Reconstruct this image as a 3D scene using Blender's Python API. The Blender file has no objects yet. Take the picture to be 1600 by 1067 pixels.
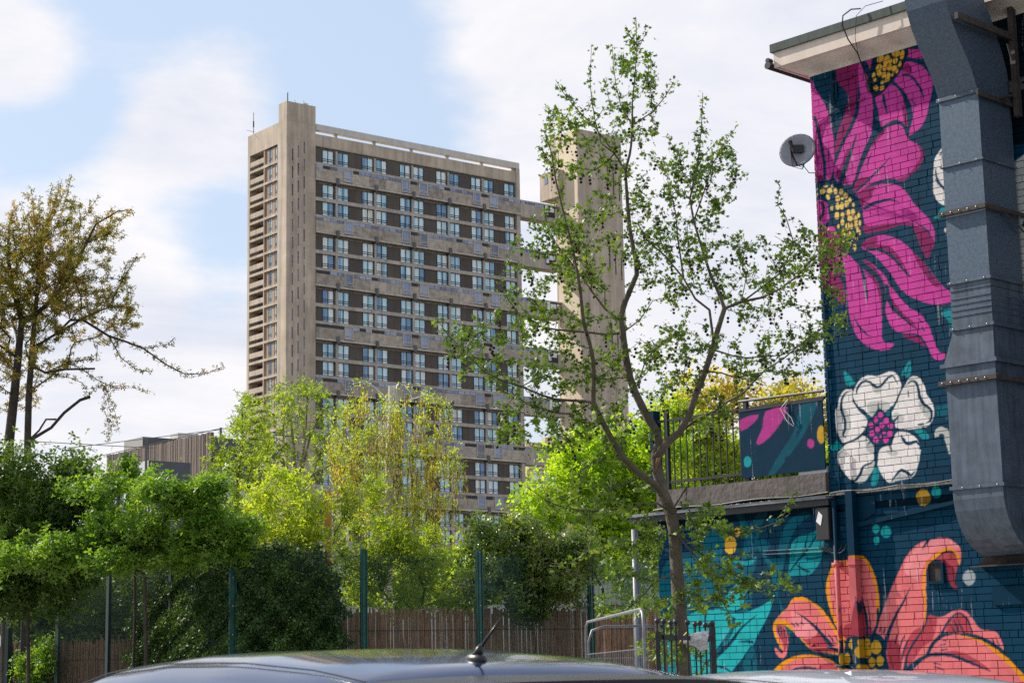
import bpy, math, random
import numpy as np
from mathutils import Vector, Matrix
random.seed(7); RNG = np.random.default_rng(7)
SC = bpy.context.scene
COL = SC.collection

# ---------------------------------------------------------------- camera
F = 2919.3; PT = math.radians(10.084); RL = math.radians(-1.076)
CAM = np.array([0, 0, 1.6])
_f = np.array([0, math.cos(PT), math.sin(PT)]); _u = np.array([0, -math.sin(PT), math.cos(PT)]); _r = np.array([1., 0, 0])
R2 = math.cos(RL) * _r + math.sin(RL) * _u
U2 = -math.sin(RL) * _r + math.cos(RL) * _u
cd = bpy.data.cameras.new('camera'); cam = bpy.data.objects.new('camera', cd); COL.objects.link(cam)
cam.matrix_world = Matrix(((R2[0], U2[0], -_f[0], 0), (R2[1], U2[1], -_f[1], 0), (R2[2], U2[2], -_f[2], 1.6), (0, 0, 0, 1)))
cd.sensor_width = 36; cd.lens = F / 1600 * 36; cd.clip_start = 0.1; cd.clip_end = 6000
cd.dof.use_dof = True; cd.dof.focus_distance = 26; cd.dof.aperture_fstop = 11
SC.camera = cam
SC.render.resolution_x = 1024; SC.render.resolution_y = 682

# ---------------------------------------------------------------- light
SUN_AZ = math.radians(-59); SUN_EL = math.radians(37)
sunv = Vector((math.sin(SUN_AZ) * math.cos(SUN_EL), math.cos(SUN_AZ) * math.cos(SUN_EL), math.sin(SUN_EL)))
sl = bpy.data.lights.new('sun', 'SUN'); sl.energy = 5.0; sl.angle = math.radians(0.8); sl.color = (1, .93, .82)
so = bpy.data.objects.new('sun', sl); COL.objects.link(so); so.rotation_euler = (-sunv).to_track_quat('-Z', 'Y').to_euler()
so.location = (-40, 40, 60)
SC.view_settings.view_transform = 'Standard'; SC.view_settings.look = 'None'
SC.view_settings.exposure = 0.45; SC.view_settings.gamma = 1.0
try: SC.view_settings.use_curve_mapping = False
except Exception: pass
SC.cycles.max_bounces = 6; SC.cycles.transparent_max_bounces = 12; SC.cycles.transmission_bounces = 4
SC.cycles.caustics_reflective = False; SC.cycles.caustics_refractive = False
SC.cycles.use_denoising = False

# helpers that turn a pixel of the 1600 x 1067 photograph into places on real surfaces
def ray(x, y): return _f + R2 * (x - 800) / F - U2 * (y - 533.5) / F
def at(x, y, Y):
    d = ray(x, y); return CAM + d * (Y / d[1])
def onp(x, y, P, n):
    d = ray(x, y); P = np.array(P, float); n = np.array(n, float); return CAM + d * (((P - CAM) @ n) / (d @ n))

# ---------------------------------------------------------------- world
W = bpy.data.worlds.new('World'); SC.world = W; W.use_nodes = True
nt = W.node_tree; nt.nodes.clear()
def nd(t, ty, **k):
    n = t.nodes.new(ty)
    for a, b in k.items(): setattr(n, a, b)
    return n
def lk(t, a, b): t.links.new(a, b)
def mth(t, op, a, b=None, c=None, clamp=False):
    n = t.nodes.new('ShaderNodeMath'); n.operation = op; n.use_clamp = clamp
    for i, v in enumerate((a, b, c)):
        if v is None: continue
        if isinstance(v, (int, float)): n.inputs[i].default_value = v
        else: t.links.new(v, n.inputs[i])
    return n.outputs[0]
wo = nd(nt, 'ShaderNodeOutputWorld'); bg = nd(nt, 'ShaderNodeBackground')
sky = nd(nt, 'ShaderNodeTexSky'); sky.sky_type = 'NISHITA'; sky.sun_disc = False
sky.sun_elevation = SUN_EL; sky.sun_rotation = SUN_AZ; sky.air_density = 1.0; sky.dust_density = 1.6; sky.ozone_density = 2.0
tc = nd(nt, 'ShaderNodeTexCoord')
sp = nd(nt, 'ShaderNodeSeparateXYZ'); lk(nt, tc.outputs['Generated'], sp.inputs[0])
zz = mth(nt, 'ADD', mth(nt, 'MAXIMUM', sp.outputs[2], 0.0), 0.22)
cx = mth(nt, 'DIVIDE', sp.outputs[0], zz); cy = mth(nt, 'DIVIDE', sp.outputs[1], zz)
cc = nd(nt, 'ShaderNodeCombineXYZ'); lk(nt, cx, cc.inputs[0]); lk(nt, cy, cc.inputs[1])
n1 = nd(nt, 'ShaderNodeTexNoise'); n1.inputs['Scale'].default_value = 1.9; n1.inputs['Detail'].default_value = 7; n1.inputs['Roughness'].default_value = .62; n1.inputs['Distortion'].default_value = .35
lk(nt, cc.outputs[0], n1.inputs['Vector'])
n2 = nd(nt, 'ShaderNodeTexNoise'); n2.inputs['Scale'].default_value = 9.0; n2.inputs['Detail'].default_value = 6; n2.inputs['Roughness'].default_value = .6
lk(nt, cc.outputs[0], n2.inputs['Vector'])
cov = mth(nt, 'ADD', mth(nt, 'MULTIPLY', mth(nt, 'SUBTRACT', n1.outputs['Fac'], .5), 2.2), mth(nt, 'MULTIPLY', mth(nt, 'SUBTRACT', n2.outputs['Fac'], .5), 2.1))
# where the clouds of the photograph stand (direction, angular radius, weight)
BL = [((15, 60), 2.3, 1.0), ((75, 110), 1.6, .7), ((285, 190), 2.5, 1.5), ((215, 235), 2.0, .9), ((370, 150), 1.8, .7), ((60, 345), 2.6, .9), ((150, 380), 2.4, .6), ((1050, 70), 6.0, 1.3), ((800, 90), 2.6, .9), ((1150, 330), 8.0, .9), ((260, 480), 3.6, .9), ((120, 560), 5.0, .5),
      ((470, 60), 5.2, -1.15), ((175, 10), 2.6, -1.3), ((110, 250), 2.0, -1.9), ((20, 235), 1.6, -1.2), ((640, 150), 3.2, -1.1), ((350, 350), 1.6, -1.6), ((240, 345), 1.6, -1.3), ((330, 450), 1.3, -.7), ((150, 160), 1.2, -.9)]
tot = mth(nt, 'ADD', cov, .42)
for (px, py), rad, w in BL:
    d = ray(px, py); d = d / np.linalg.norm(d)
    vd = nd(nt, 'ShaderNodeVectorMath', operation='DISTANCE'); lk(nt, tc.outputs['Generated'], vd.inputs[0]); vd.inputs[1].default_value = tuple(d)
    g = mth(nt, 'MULTIPLY', mth(nt, 'POWER', mth(nt, 'DIVIDE', vd.outputs['Value'], math.radians(rad)), 2.0), -1.0)
    e = mth(nt, 'MULTIPLY', mth(nt, 'EXPONENT', g), w)
    tot = mth(nt, 'ADD', tot, e)
mr = nd(nt, 'ShaderNodeMapRange', interpolation_type='SMOOTHSTEP'); lk(nt, tot, mr.inputs[0])
mr.inputs[1].default_value = -.5; mr.inputs[2].default_value = 1.15
skm = nd(nt, 'ShaderNodeMix', data_type='RGBA'); skm.blend_type = 'MULTIPLY'; skm.inputs[0].default_value = 1
lk(nt, sky.outputs[0], skm.inputs[6]); skm.inputs[7].default_value = (.10, .10, .10, 1)
sk2 = nd(nt, 'ShaderNodeMix', data_type='RGBA'); sk2.inputs[0].default_value = .7    # thin high veil over the blue
lk(nt, skm.outputs[2], sk2.inputs[6]); sk2.inputs[7].default_value = (.50, .60, .745, 1)
cl = nd(nt, 'ShaderNodeMix', data_type='RGBA'); lk(nt, mth(nt, 'MULTIPLY', mth(nt, 'SUBTRACT', n1.outputs['Fac'], .36), 4.0, clamp=True), cl.inputs[0])
cl.inputs[6].default_value = (.56, .585, .665, 1); cl.inputs[7].default_value = (.735, .72, .735, 1)
mx = nd(nt, 'ShaderNodeMix', data_type='RGBA'); lk(nt, mr.outputs[0], mx.inputs[0])
lk(nt, sk2.outputs[2], mx.inputs[6]); lk(nt, cl.outputs[2], mx.inputs[7])
lk(nt, mx.outputs[2], bg.inputs[0]); bg.inputs[1].default_value = 1.0
lk(nt, bg.outputs[0], wo.inputs[0])

# ---------------------------------------------------------------- materials
def s2l(c):
    return tuple((v / 12.92 if v <= .04045 else ((v + .055) / 1.055) ** 2.4) for v in [x / 255 for x in c])
def mat(name, col, rough=.8, var=.15, scale=3., metal=0., spec=.4, bump=0., bscale=40., streak=0., col2=None, rnd=0., detail=5, coat=0.):
    m = bpy.data.materials.new(name); m.use_nodes = True; t = m.node_tree; b = t.nodes['Principled BSDF']
    tcn = nd(t, 'ShaderNodeNewGeometry')
    no = nd(t, 'ShaderNodeTexNoise'); no.inputs['Scale'].default_value = scale; no.inputs['Detail'].default_value = detail; no.inputs['Roughness'].default_value = .6
    lk(t, tcn.outputs['Position'], no.inputs['Vector'])
    fac = no.outputs['Fac']
    if streak:
        mp = nd(t, 'ShaderNodeMapping'); mp.inputs['Scale'].default_value = (1, 1, .08); lk(t, tcn.outputs['Position'], mp.inputs['Vector'])
        ns = nd(t, 'ShaderNodeTexNoise'); ns.inputs['Scale'].default_value = scale * 3; ns.inputs['Detail'].default_value = 4; lk(t, mp.outputs[0], ns.inputs['Vector'])
        fac = mth(t, 'ADD', mth(t, 'MULTIPLY', fac, 1 - streak), mth(t, 'MULTIPLY', ns.outputs['Fac'], streak))
    if rnd:
        oi = nd(t, 'ShaderNodeObjectInfo')
        fac = mth(t, 'ADD', fac, mth(t, 'MULTIPLY', mth(t, 'SUBTRACT', oi.outputs['Random'], .5), rnd))
    rp = nd(t, 'ShaderNodeMapRange'); lk(t, fac, rp.inputs[0]); rp.inputs[1].default_value = .28; rp.inputs[2].default_value = .72
    c2 = col2 if col2 else tuple(min(1, c * (1 + var)) for c in col); c1 = tuple(c * (1 - var) for c in col) if not col2 else col
    mi = nd(t, 'ShaderNodeMix', data_type='RGBA'); lk(t, rp.outputs[0], mi.inputs[0])
    mi.inputs[6].default_value = (*c1, 1); mi.inputs[7].default_value = (*c2, 1)
    lk(t, mi.outputs[2], b.inputs['Base Color'])
    b.inputs['Roughness'].default_value = rough; b.inputs['Metallic'].default_value = metal; b.inputs['Specular IOR Level'].default_value = spec
    if coat: b.inputs['Coat Weight'].default_value = coat; b.inputs['Coat Roughness'].default_value = .03
    if bump:
        nb = nd(t, 'ShaderNodeTexNoise'); nb.inputs['Scale'].default_value = bscale; nb.inputs['Detail'].default_value = 4; lk(t, tcn.outputs['Position'], nb.inputs['Vector'])
        bp = nd(t, 'ShaderNodeBump'); bp.inputs['Strength'].default_value = bump; bp.inputs['Distance'].default_value = .02
        lk(t, nb.outputs['Fac'], bp.inputs['Height']); lk(t, bp.outputs[0], b.inputs['Normal'])
    return m
def leafmat(name, c1, c2, c3=None, trans=.4, rough=.5, spec=.35):
    """leaf colours from a per-leaf attribute, partly translucent"""
    m = bpy.data.materials.new(name); m.use_nodes = True; t = m.node_tree; b = t.nodes['Principled BSDF']; out = t.nodes['Material Output']
    a = nd(t, 'ShaderNodeAttribute', attribute_name='rnd')
    rp = nd(t, 'ShaderNodeValToRGB'); lk(t, a.outputs['Fac'], rp.inputs[0])
    rp.color_ramp.elements[0].color = (*c1, 1); rp.color_ramp.elements[1].color = (*c2, 1)
    rp.color_ramp.elements[1].position = .85 if c3 else 1
    if c3: e = rp.color_ramp.elements.new(1.0); e.color = (*c3, 1)
    lk(t, rp.outputs[0], b.inputs['Base Color']); b.inputs['Roughness'].default_value = rough; b.inputs['Specular IOR Level'].default_value = spec
    tr = nd(t, 'ShaderNodeBsdfTranslucent')
    tm = nd(t, 'ShaderNodeMix', data_type='RGBA'); tm.blend_type = 'MULTIPLY'; tm.inputs[0].default_value = 1
    lk(t, rp.outputs[0], tm.inputs[6]); tm.inputs[7].default_value = (2.2, 2.0, .8, 1); lk(t, tm.outputs[2], tr.inputs[0])
    ms = nd(t, 'ShaderNodeMixShader'); ms.inputs[0].default_value = trans
    lk(t, b.outputs[0], ms.inputs[1]); lk(t, tr.outputs[0], ms.inputs[2]); lk(t, ms.outputs[0], out.inputs[0])
    return m

# ---------------------------------------------------------------- mesh helpers
class MB:
    def __init__(s): s.v = []; s.f = []; s.m = []; s.cur = 0
    def add(s, vs, fs):
        o = len(s.v); s.v.extend([tuple(map(float, v)) for v in vs]); s.f.extend([tuple(i + o for i in f) for f in fs]); s.m.extend([s.cur] * len(fs)); return s
    def box(s, x0, x1, y0, y1, z0, z1):
        s.add([(x0, y0, z0), (x1, y0, z0), (x1, y1, z0), (x0, y1, z0), (x0, y0, z1), (x1, y0, z1), (x1, y1, z1), (x0, y1, z1)],
              [(0, 3, 2, 1), (4, 5, 6, 7), (0, 1, 5, 4), (1, 2, 6, 5), (2, 3, 7, 6), (3, 0, 4, 7)]); return s
    def prism(s, pts, d):
        """pts: planar outline (3D), d: extrusion vector"""
        n = len(pts); d = np.array(d); a = [np.array(p) for p in pts]
        s.add(a + [p + d for p in a], [tuple(range(n))[::-1], tuple(range(n, 2 * n))] + [(i, (i + 1) % n, n + (i + 1) % n, n + i) for i in range(n)]); return s
    def tube(s, path, rad, n=6, cap=True):
        P = [np.array(p, float) for p in path]
        if not hasattr(rad, '__len__'): rad = [rad] * len(P)
        prev = None; rings = []
        for i, p in enumerate(P):
            t = P[min(i + 1, len(P) - 1)] - P[max(i - 1, 0)]; t = t / (np.linalg.norm(t) + 1e-9)
            if prev is None:
                a = np.cross(t, (0, 0, 1.)) if abs(t[2]) < .9 else np.cross(t, (1., 0, 0))
            else: a = prev - t * (prev @ t)
            a = a / (np.linalg.norm(a) + 1e-9); b = np.cross(t, a); prev = a
            rings.append([p + rad[i] * (math.cos(2 * math.pi * k / n) * a + math.sin(2 * math.pi * k / n) * b) for k in range(n)])
        vs = [q for r in rings for q in r]; fs = []
        for i in range(len(P) - 1):
            for k in range(n): fs.append((i * n + k, i * n + (k + 1) % n, (i + 1) * n + (k + 1) % n, (i + 1) * n + k))
        if cap: fs.append(tuple(range(n))[::-1]); fs.append(tuple((len(P) - 1) * n + k for k in range(n)))
        s.add(vs, fs); return s
    def ball(s, c, r, n=8, m=5, sc=(1, 1, 1)):
        vs = [(c[0], c[1], c[2] + r * sc[2])]; fs = []
        for i in range(1, m):
            th = math.pi * i / m
            for k in range(n):
                ph = 2 * math.pi * k / n; vs.append((c[0] + r * sc[0] * math.sin(th) * math.cos(ph), c[1] + r * sc[1] * math.sin(th) * math.sin(ph), c[2] + r * sc[2] * math.cos(th)))
        vs.append((c[0], c[1], c[2] - r * sc[2])); L = len(vs) - 1
        for k in range(n):
            fs.append((0, 1 + k, 1 + (k + 1) % n)); fs.append((L, 1 + (m - 2) * n + (k + 1) % n, 1 + (m - 2) * n + k))
            for i in range(m - 2): fs.append((1 + i * n + k, 1 + (i + 1) * n + k, 1 + (i + 1) * n + (k + 1) % n, 1 + i * n + (k + 1) % n))
        s.add(vs, fs); return s
    def mesh(s, name, mats, smooth=False, bevel=0):
        me = bpy.data.meshes.new(name); me.from_pydata(s.v, [], s.f)
        for m in (mats if isinstance(mats, (list, tuple)) else [mats]): me.materials.append(m)
        me.polygons.foreach_set('material_index', s.m)
        if smooth: me.polygons.foreach_set('use_smooth', [True] * len(s.f))
        me.update(); return me
    def build(s, name, mats, parent=None, smooth=False, bevel=0, **k):
        o = link(name, s.mesh(name, mats, smooth), parent, **k)
        if bevel:
            b = o.modifiers.new('bevel', 'BEVEL'); b.width = bevel; b.segments = 2; b.limit_method = 'ANGLE'
        return o
def link(name, data, parent=None, loc=None, rot=None, label=None, cat=None, group=None, kind=None, scale=None):
    o = bpy.data.objects.new(name, data); COL.objects.link(o)
    if parent is not None: o.parent = parent
    if loc is not None: o.location = tuple(map(float, loc))
    if rot is not None: o.rotation_euler = rot
    if scale is not None: o.scale = scale
    if label: o['label'] = label
    if cat: o['category'] = cat
    if group: o['group'] = group
    if kind: o['kind'] = kind
    return o
def thing(name, label, cat, loc=(0, 0, 0), rotz=0., group=None):
    return link(name, None, None, loc, (0, 0, rotz), label, cat, group)
def npmesh(name, verts, faces_idx, nper, mat_, rnd=None):
    """fast mesh of equal-size polygons"""
    me = bpy.data.meshes.new(name); nf = len(faces_idx)
    me.vertices.add(len(verts)); me.vertices.foreach_set('co', np.ascontiguousarray(verts, np.float32).ravel())
    me.loops.add(nf * nper); me.loops.foreach_set('vertex_index', np.ascontiguousarray(faces_idx, np.int32).ravel())
    me.polygons.add(nf); me.polygons.foreach_set('loop_start', np.arange(nf, dtype=np.int32) * nper); me.polygons.foreach_set('loop_total', np.full(nf, nper, np.int32))
    me.update(calc_edges=True)
    if rnd is not None:
        a = me.attributes.new('rnd', 'FLOAT', 'FACE'); a.data.foreach_set('value', np.ascontiguousarray(rnd, np.float32))
    me.materials.append(mat_); me.validate(clean_customdata=False); return me
def plate(mb, x0, x1, z0, z1, holes, yf, depth):
    """front skin at y=yf (facing -y) with rectangular holes (hx0,hx1,hz0,hz1) and reveals going back"""
    xs = sorted({x0, x1, *[h[0] for h in holes], *[h[1] for h in holes]}); zs = sorted({z0, z1, *[h[2] for h in holes], *[h[3] for h in holes]})
    for i in range(len(xs) - 1):
        for j in range(len(zs) - 1):
            mx_, mz_ = (xs[i] + xs[i + 1]) / 2, (zs[j] + zs[j + 1]) / 2
            if any(h[0] < mx_ < h[1] and h[2] < mz_ < h[3] for h in holes): continue
            mb.add([(xs[i], yf, zs[j]), (xs[i + 1], yf, zs[j]), (xs[i + 1], yf, zs[j + 1]), (xs[i], yf, zs[j + 1])], [(0, 1, 2, 3)])
    for a, b, c, d in holes:
        y2 = yf + depth
        mb.add([(a, yf, c), (b, yf, c), (b, yf, d), (a, yf, d), (a, y2, c), (b, y2, c), (b, y2, d), (a, y2, d)], [(0, 4, 5, 1), (1, 5, 6, 2), (2, 6, 7, 3), (3, 7, 4, 0)])

# leaf templates: (verts, tri list); x along leaf, z up (normal)
T_LEAF = (np.array([(0, 0, 0), (.5, .3, .07), (1, 0, -.04), (.5, -.3, .07)]), np.array([(0, 3, 2), (0, 2, 1)]))
_pl = [(0, 0)] + [(.12, -.2), (-.08, -.5), (.3, -.36), (.48, -.62), (.6, -.2), (1.05, 0), (.6, .2), (.48, .62), (.3, .36), (-.08, .5), (.12, .2)]
T_PLANE = (np.array([(.35, 0, .05)] + [(x, y, -.06 * abs(y) * 3) for x, y in _pl]), np.array([(0, i, i + 1) for i in range(1, 12)] + [(0, 12, 1)]))
T_CLUMP = (np.concatenate([T_LEAF[0], T_LEAF[0] @ np.array([[-.4, .9, .1], [-.9, -.4, 0], [0, .1, 1]]), T_LEAF[0] @ np.array([[-.5, -.8, .2], [.8, -.5, 0], [0, 0, 1]])]),
           np.concatenate([T_LEAF[1], T_LEAF[1] + 4, T_LEAF[1] + 8]))
def unit(v): return v / (np.linalg.norm(v, axis=-1, keepdims=True) + 1e-9)
def leaves(name, pos, size, mat_, tmpl=T_LEAF, dirs=None, up=.6, sizevar=.5, rnd=None, droop=0., parent=None, kind=None, label=None):
    n = len(pos); pos = np.asarray(pos, float)
    d = RNG.normal(size=(n, 3)); d = unit(d) if dirs is None else unit(unit(d) * .8 + dirs)
    d[:, 2] -= droop; d = unit(d)
    nm = RNG.normal(size=(n, 3)); nm[:, 2] += up * 2; nm = unit(nm - d * np.sum(nm * d, 1, keepdims=True))
    s = np.cross(nm, d); sz = size * (1 + sizevar * RNG.uniform(-1, 1, n))[:, None, None]
    V = tmpl[0][None] * sz
    P = pos[:, None] + V[..., 0:1] * d[:, None] + V[..., 1:2] * s[:, None] + V[..., 2:3] * nm[:, None]
    k = len(tmpl[0]); Fc = (tmpl[1][None] + (np.arange(n) * k)[:, None, None]).reshape(-1, 3)
    lf = (np.sin(pos[:, 0] * 3.1 + pos[:, 2] * 1.9) + np.sin(pos[:, 2] * 4.3 + pos[:, 1] * 2.1 + 1) + np.sin(pos[:, 0] * 7.3 - pos[:, 2] * 5.1)) / 3
    r = np.clip(.47 + .30 * lf + RNG.uniform(-.42, .42, n), 0, 1) if rnd is None else np.clip(rnd + RNG.uniform(-.25, .25, n), 0, 1)
    me = npmesh(name, P.reshape(-1, 3), Fc, 3, mat_, np.repeat(r, len(tmpl[1])))
    return link(name, me, parent, kind=kind, label=label)

class Tree:
    """a branching skeleton: nodes joined greedily to the growing tree"""
    def __init__(s): s.p = []; s.par = []; s.r0 = []; s.L = []
    def limb(s, pts, r, parent=None, step=.25):
        """hand laid limb; r = radii at pts; returns index list"""
        pts = [np.array(p, float) for p in pts]; idx = []
        if parent is None and s.p: 
            parent = int(np.argmin(np.linalg.norm(np.array(s.p) - pts[0], axis=1)))
        last = parent
        for i in range(len(pts)):
            if i == 0 and last is not None: continue
            segs = 1
            if i > 0: segs = max(1, int(np.linalg.norm(pts[i] - pts[i - 1]) / step))
            for k in range(1, segs + 1):
                t = k / segs; q = pts[i] if i == 0 else pts[i - 1] * (1 - t) + pts[i] * t
                rr = r[i] if i == 0 else r[i - 1] * (1 - t) + r[i] * t
                s.p.append(q); s.par.append(-1 if last is None else last); s.r0.append(rr)
                s.L.append(0 if last is None else s.L[last] + np.linalg.norm(q - s.p[last]))
                last = len(s.p) - 1; idx.append(last)
                if i == 0: break
        return idx
    def grow(s, att, step=.2, bf=.25, wob=.12, sag=0.):
        att = np.asarray(att); root = s.p[0]; base = np.array(s.p)
        dd = np.array([np.min(np.linalg.norm(base - a, axis=1)) for a in att]); att = att[np.argsort(dd)]
        cap = len(s.p) + len(att) * 12 + 10; P = np.zeros((cap, 3)); P[:len(s.p)] = s.p; Ls = np.zeros(cap); Ls[:len(s.p)] = s.L; n = len(s.p)
        for a in att:
            c = np.linalg.norm(P[:n] - a, axis=1) + bf * Ls[:n]; j = int(np.argmin(c)); d = np.linalg.norm(P[j] - a)
            k = min(10, max(1, int(d / step))); side = RNG.normal(size=3) * wob * d
            for i in range(1, k + 1):
                t = i / k; q = P[j] * (1 - t) + a * t + side * math.sin(math.pi * t) + np.array([0, 0, -sag * d * math.sin(math.pi * t)]) if i < k else a
                pr = j if i == 1 else n - 1
                P[n] = q; Ls[n] = Ls[pr] + np.linalg.norm(q - P[pr]); s.p.append(q); s.par.append(pr); s.r0.append(0); s.L.append(Ls[n]); n += 1
        return s
    def radii(s, tip=.004, e=2.3):
        n = len(s.p); acc = np.zeros(n); nch = np.zeros(n, int)
        for i in range(n - 1, -1, -1):
            if acc[i] == 0: acc[i] = tip ** e
            if s.par[i] >= 0: acc[s.par[i]] += acc[i] * (1 if nch[s.par[i]] >= 0 else 1); nch[s.par[i]] += 1
        r = acc ** (1 / e); r0 = np.array(s.r0); s.r = np.where(r0 > 0, r0, r); s.nch = nch
        for i in range(n):
            if s.par[i] >= 0: s.r[i] = min(s.r[i], s.r[s.par[i]])
        return s
    def mesh(s, mb, n=5, minr=0., thin=3):
        ch = [[] for _ in s.p]
        for i, p in enumerate(s.par):
            if p >= 0: ch[p].append(i)
        starts = [i for i, p in enumerate(s.par) if p < 0]; st = [(None, i) for i in starts]
        while st:
            pr, i = st.pop(); path = [] if pr is None else [s.p[pr]]; rad = [] if pr is None else [min(s.r[pr], s.r[i] * 1.15)]
            while True:
                path.append(s.p[i]); rad.append(s.r[i])
                if not ch[i]: break
                c = sorted(ch[i], key=lambda k: -s.r[k]); 
                for k in c[1:]: st.append((i, k))
                i = c[0]
            if len(path) > 1 and max(rad) >= minr: mb.tube(path, rad, n if max(rad) > .02 else thin, cap=False)
        return mb
    def tips(s, maxr):
        """segments thin enough to carry leaves"""
        return [(s.p[s.par[i]], s.p[i]) for i in range(len(s.p)) if s.par[i] >= 0 and s.r[i] <= maxr]
def leafpts(tips, n, spread=.03):
    A = np.array([t[0] for t in tips]); B = np.array([t[1] for t in tips]); L = np.linalg.norm(B - A, axis=1); i = RNG.choice(len(A), n, p=L / L.sum()); t = RNG.uniform(0, 1, (n, 1))
    return A[i] * (1 - t) + B[i] * t + RNG.normal(size=(n, 3)) * spread, unit(B[i] - A[i])
def blobs(spec, D, n, depth=1., ydepth=None, lo=0.):
    """random points inside ellipsoids given by pixel centre, pixel radii and distance"""
    out = []; vol = np.array([b[2] * b[3] for b in spec], float); cnt = RNG.multinomial(n, vol / vol.sum())
    for b, k in zip(spec, cnt):
        c = at(b[0], b[1], D + (b[4] if len(b) > 4 else 0)); sx = b[2] / F * D; sz = b[3] / F * D; sy = ydepth if ydepth else sx * depth
        u = unit(RNG.normal(size=(k, 3))) * (RNG.uniform(lo ** 3, 1, (k, 1)) ** (1 / 3))
        out.append(c + u * np.array([sx, sy, sz]))
    return np.concatenate(out)
# ================================================================ ground
m_ground = mat('ground_scrub', (.10, .095, .07), .95, .4, .6, bump=.4)
m_asph = mat('asphalt', (.08, .08, .082), .9, .25, 1.5, bump=.5, bscale=60)
m_pave = mat('paving', (.40, .385, .36), .85, .2, 1.2, bump=.2)
g = MB(); g.add([(-1500, -300, 0), (1500, -300, 0), (1500, 2500, 0), (-1500, 2500, 0)], [(0, 1, 2, 3)]); g.build('ground', m_ground, kind='structure')
g = MB(); g.add([(-40, -6, .004), (40, -6, .004), (40, 13.2, .004), (-40, 13.2, .004)], [(0, 1, 2, 3)]); g.build('road', m_asph, kind='structure')
g = MB()
for i in range(44): g.box(-40 + i * 1.82, -40 + i * 1.82 + 1.81, 13.2, 13.34, -.05, .125)
kerb = g.build('kerb', mat('kerbstone', (.28, .27, .25), .85, .2, 3), kind='structure')
g = MB(); g.box(-40, 40, 13.342, 30, -.05, .12); pv = g.build('pavement', m_pave, kind='structure')
g = MB()
for i in range(8): g.box(-22 + i * 6, -18 + i * 6, 1.0, 1.1, .0045, .008)
g.build('road_marking', mat('road_paint', (.7, .7, .68), .7, .1, 20), kind='structure')

# ================================================================ concrete slab tower
m_con = mat('board_marked_concrete', (.455, .375, .295), .9, .42, .4, streak=.6, bump=.25, bscale=3)
m_con2 = mat('weathered_concrete', (.41, .36, .31), .9, .36, .6, streak=.65, bump=.25, bscale=4)
m_conp = mat('pale_concrete', (.56, .53, .49), .9, .15, .5, streak=.6)
m_agg = mat('aggregate_panel', (.37, .315, .265), .95, .38, 1.2, bump=.5, bscale=14, rnd=.25)
m_clad = mat('brown_cladding', (.09, .073, .062), .8, .2, .8, streak=.4, rnd=.3)
m_clad2 = mat('tan_cladding', (.36, .25, .17), .8, .2, .8, streak=.4, rnd=.3)
m_dark = mat('dark_frame', (.03, .03, .035), .6, .2, 2)
m_dgrey = mat('grey_bracket', (.13, .125, .12), .85, .2, 1)
m_soff = mat('dull_concrete', (.22, .2, .17), .9, .2, 1)  # mottled brown grey, darker than the gallery panels
def glassmat(name, curtain, sky_c, blind):
    m = bpy.data.materials.new(name); m.use_nodes = True; t = m.node_tree; b = t.nodes['Principled BSDF']
    g = nd(t, 'ShaderNodeNewGeometry'); oi = nd(t, 'ShaderNodeObjectInfo')
    mp = nd(t, 'ShaderNodeMapping'); mp.inputs['Scale'].default_value = (1, 1, .06); lk(t, g.outputs['Position'], mp.inputs['Vector'])
    n = nd(t, 'ShaderNodeTexNoise'); n.inputs['Scale'].default_value = 2.6; n.inputs['Detail'].default_value = 3; lk(t, mp.outputs[0], n.inputs['Vector'])
    f = mth(t, 'ADD', mth(t, 'MULTIPLY', n.outputs['Fac'], .9), mth(t, 'MULTIPLY', oi.outputs['Random'], .75))
    rp = nd(t, 'ShaderNodeValToRGB'); lk(t, mth(t, 'SUBTRACT', f, .28), rp.inputs[0])
    rp.color_ramp.elements[0].color = (*sky_c, 1); rp.color_ramp.elements[0].position = .2
    rp.color_ramp.elements[1].color = (*curtain, 1); rp.color_ramp.elements[1].position = .46
    e = rp.color_ramp.elements.new(.8); e.color = (*blind, 1); e = rp.color_ramp.elements.new(.97); e.color = (blind[0] * .8, blind[1] * .68, blind[2] * .55, 1)
    lk(t, rp.outputs[0], b.inputs['Base Color']); b.inputs['Roughness'].default_value = .12; b.inputs['Specular IOR Level'].default_value = .9
    return m
m_win = glassmat('curtained_glass', (.42, .68, .78), (.08, .22, .42), (.74, .84, .86))
m_gal = glassmat('gallery_glass', (.16, .20, .33), (.07, .08, .13), (.30, .35, .48))
S = 2.75; Z0 = 81.6; LEN = 45.05; DEP = 11.57
TO = np.array([-33.654, 273.915, 0]); _ty = math.radians(51.696)
Td = np.array([math.sin(_ty), math.cos(_ty), 0]); Tn = np.array([-math.cos(_ty), math.sin(_ty), 0])
TROT = math.pi / 2 - _ty
tower = thing('apartment_tower', 'tall brutalist concrete slab block of flats with rows of pale blue windows', 'tower block', TO, TROT)
NST = 29
piers = [9.0, 16.15, 23.3, 30.4, 37.4]
rows = [0] + [k for j in range(10) for k in (2 + 3 * j, 3 + 3 * j) if k < NST]
gals = [1 + 3 * j for j in range(10) if 1 + 3 * j < NST]
# core and end blocks
b = MB()
b.box(5.165, 44.3, .62, DEP, 0, 83.9)
b.box(1.75, 5.165, .3, DEP, 0, 85.3)
b.build('core_wall', m_con, tower)
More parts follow.
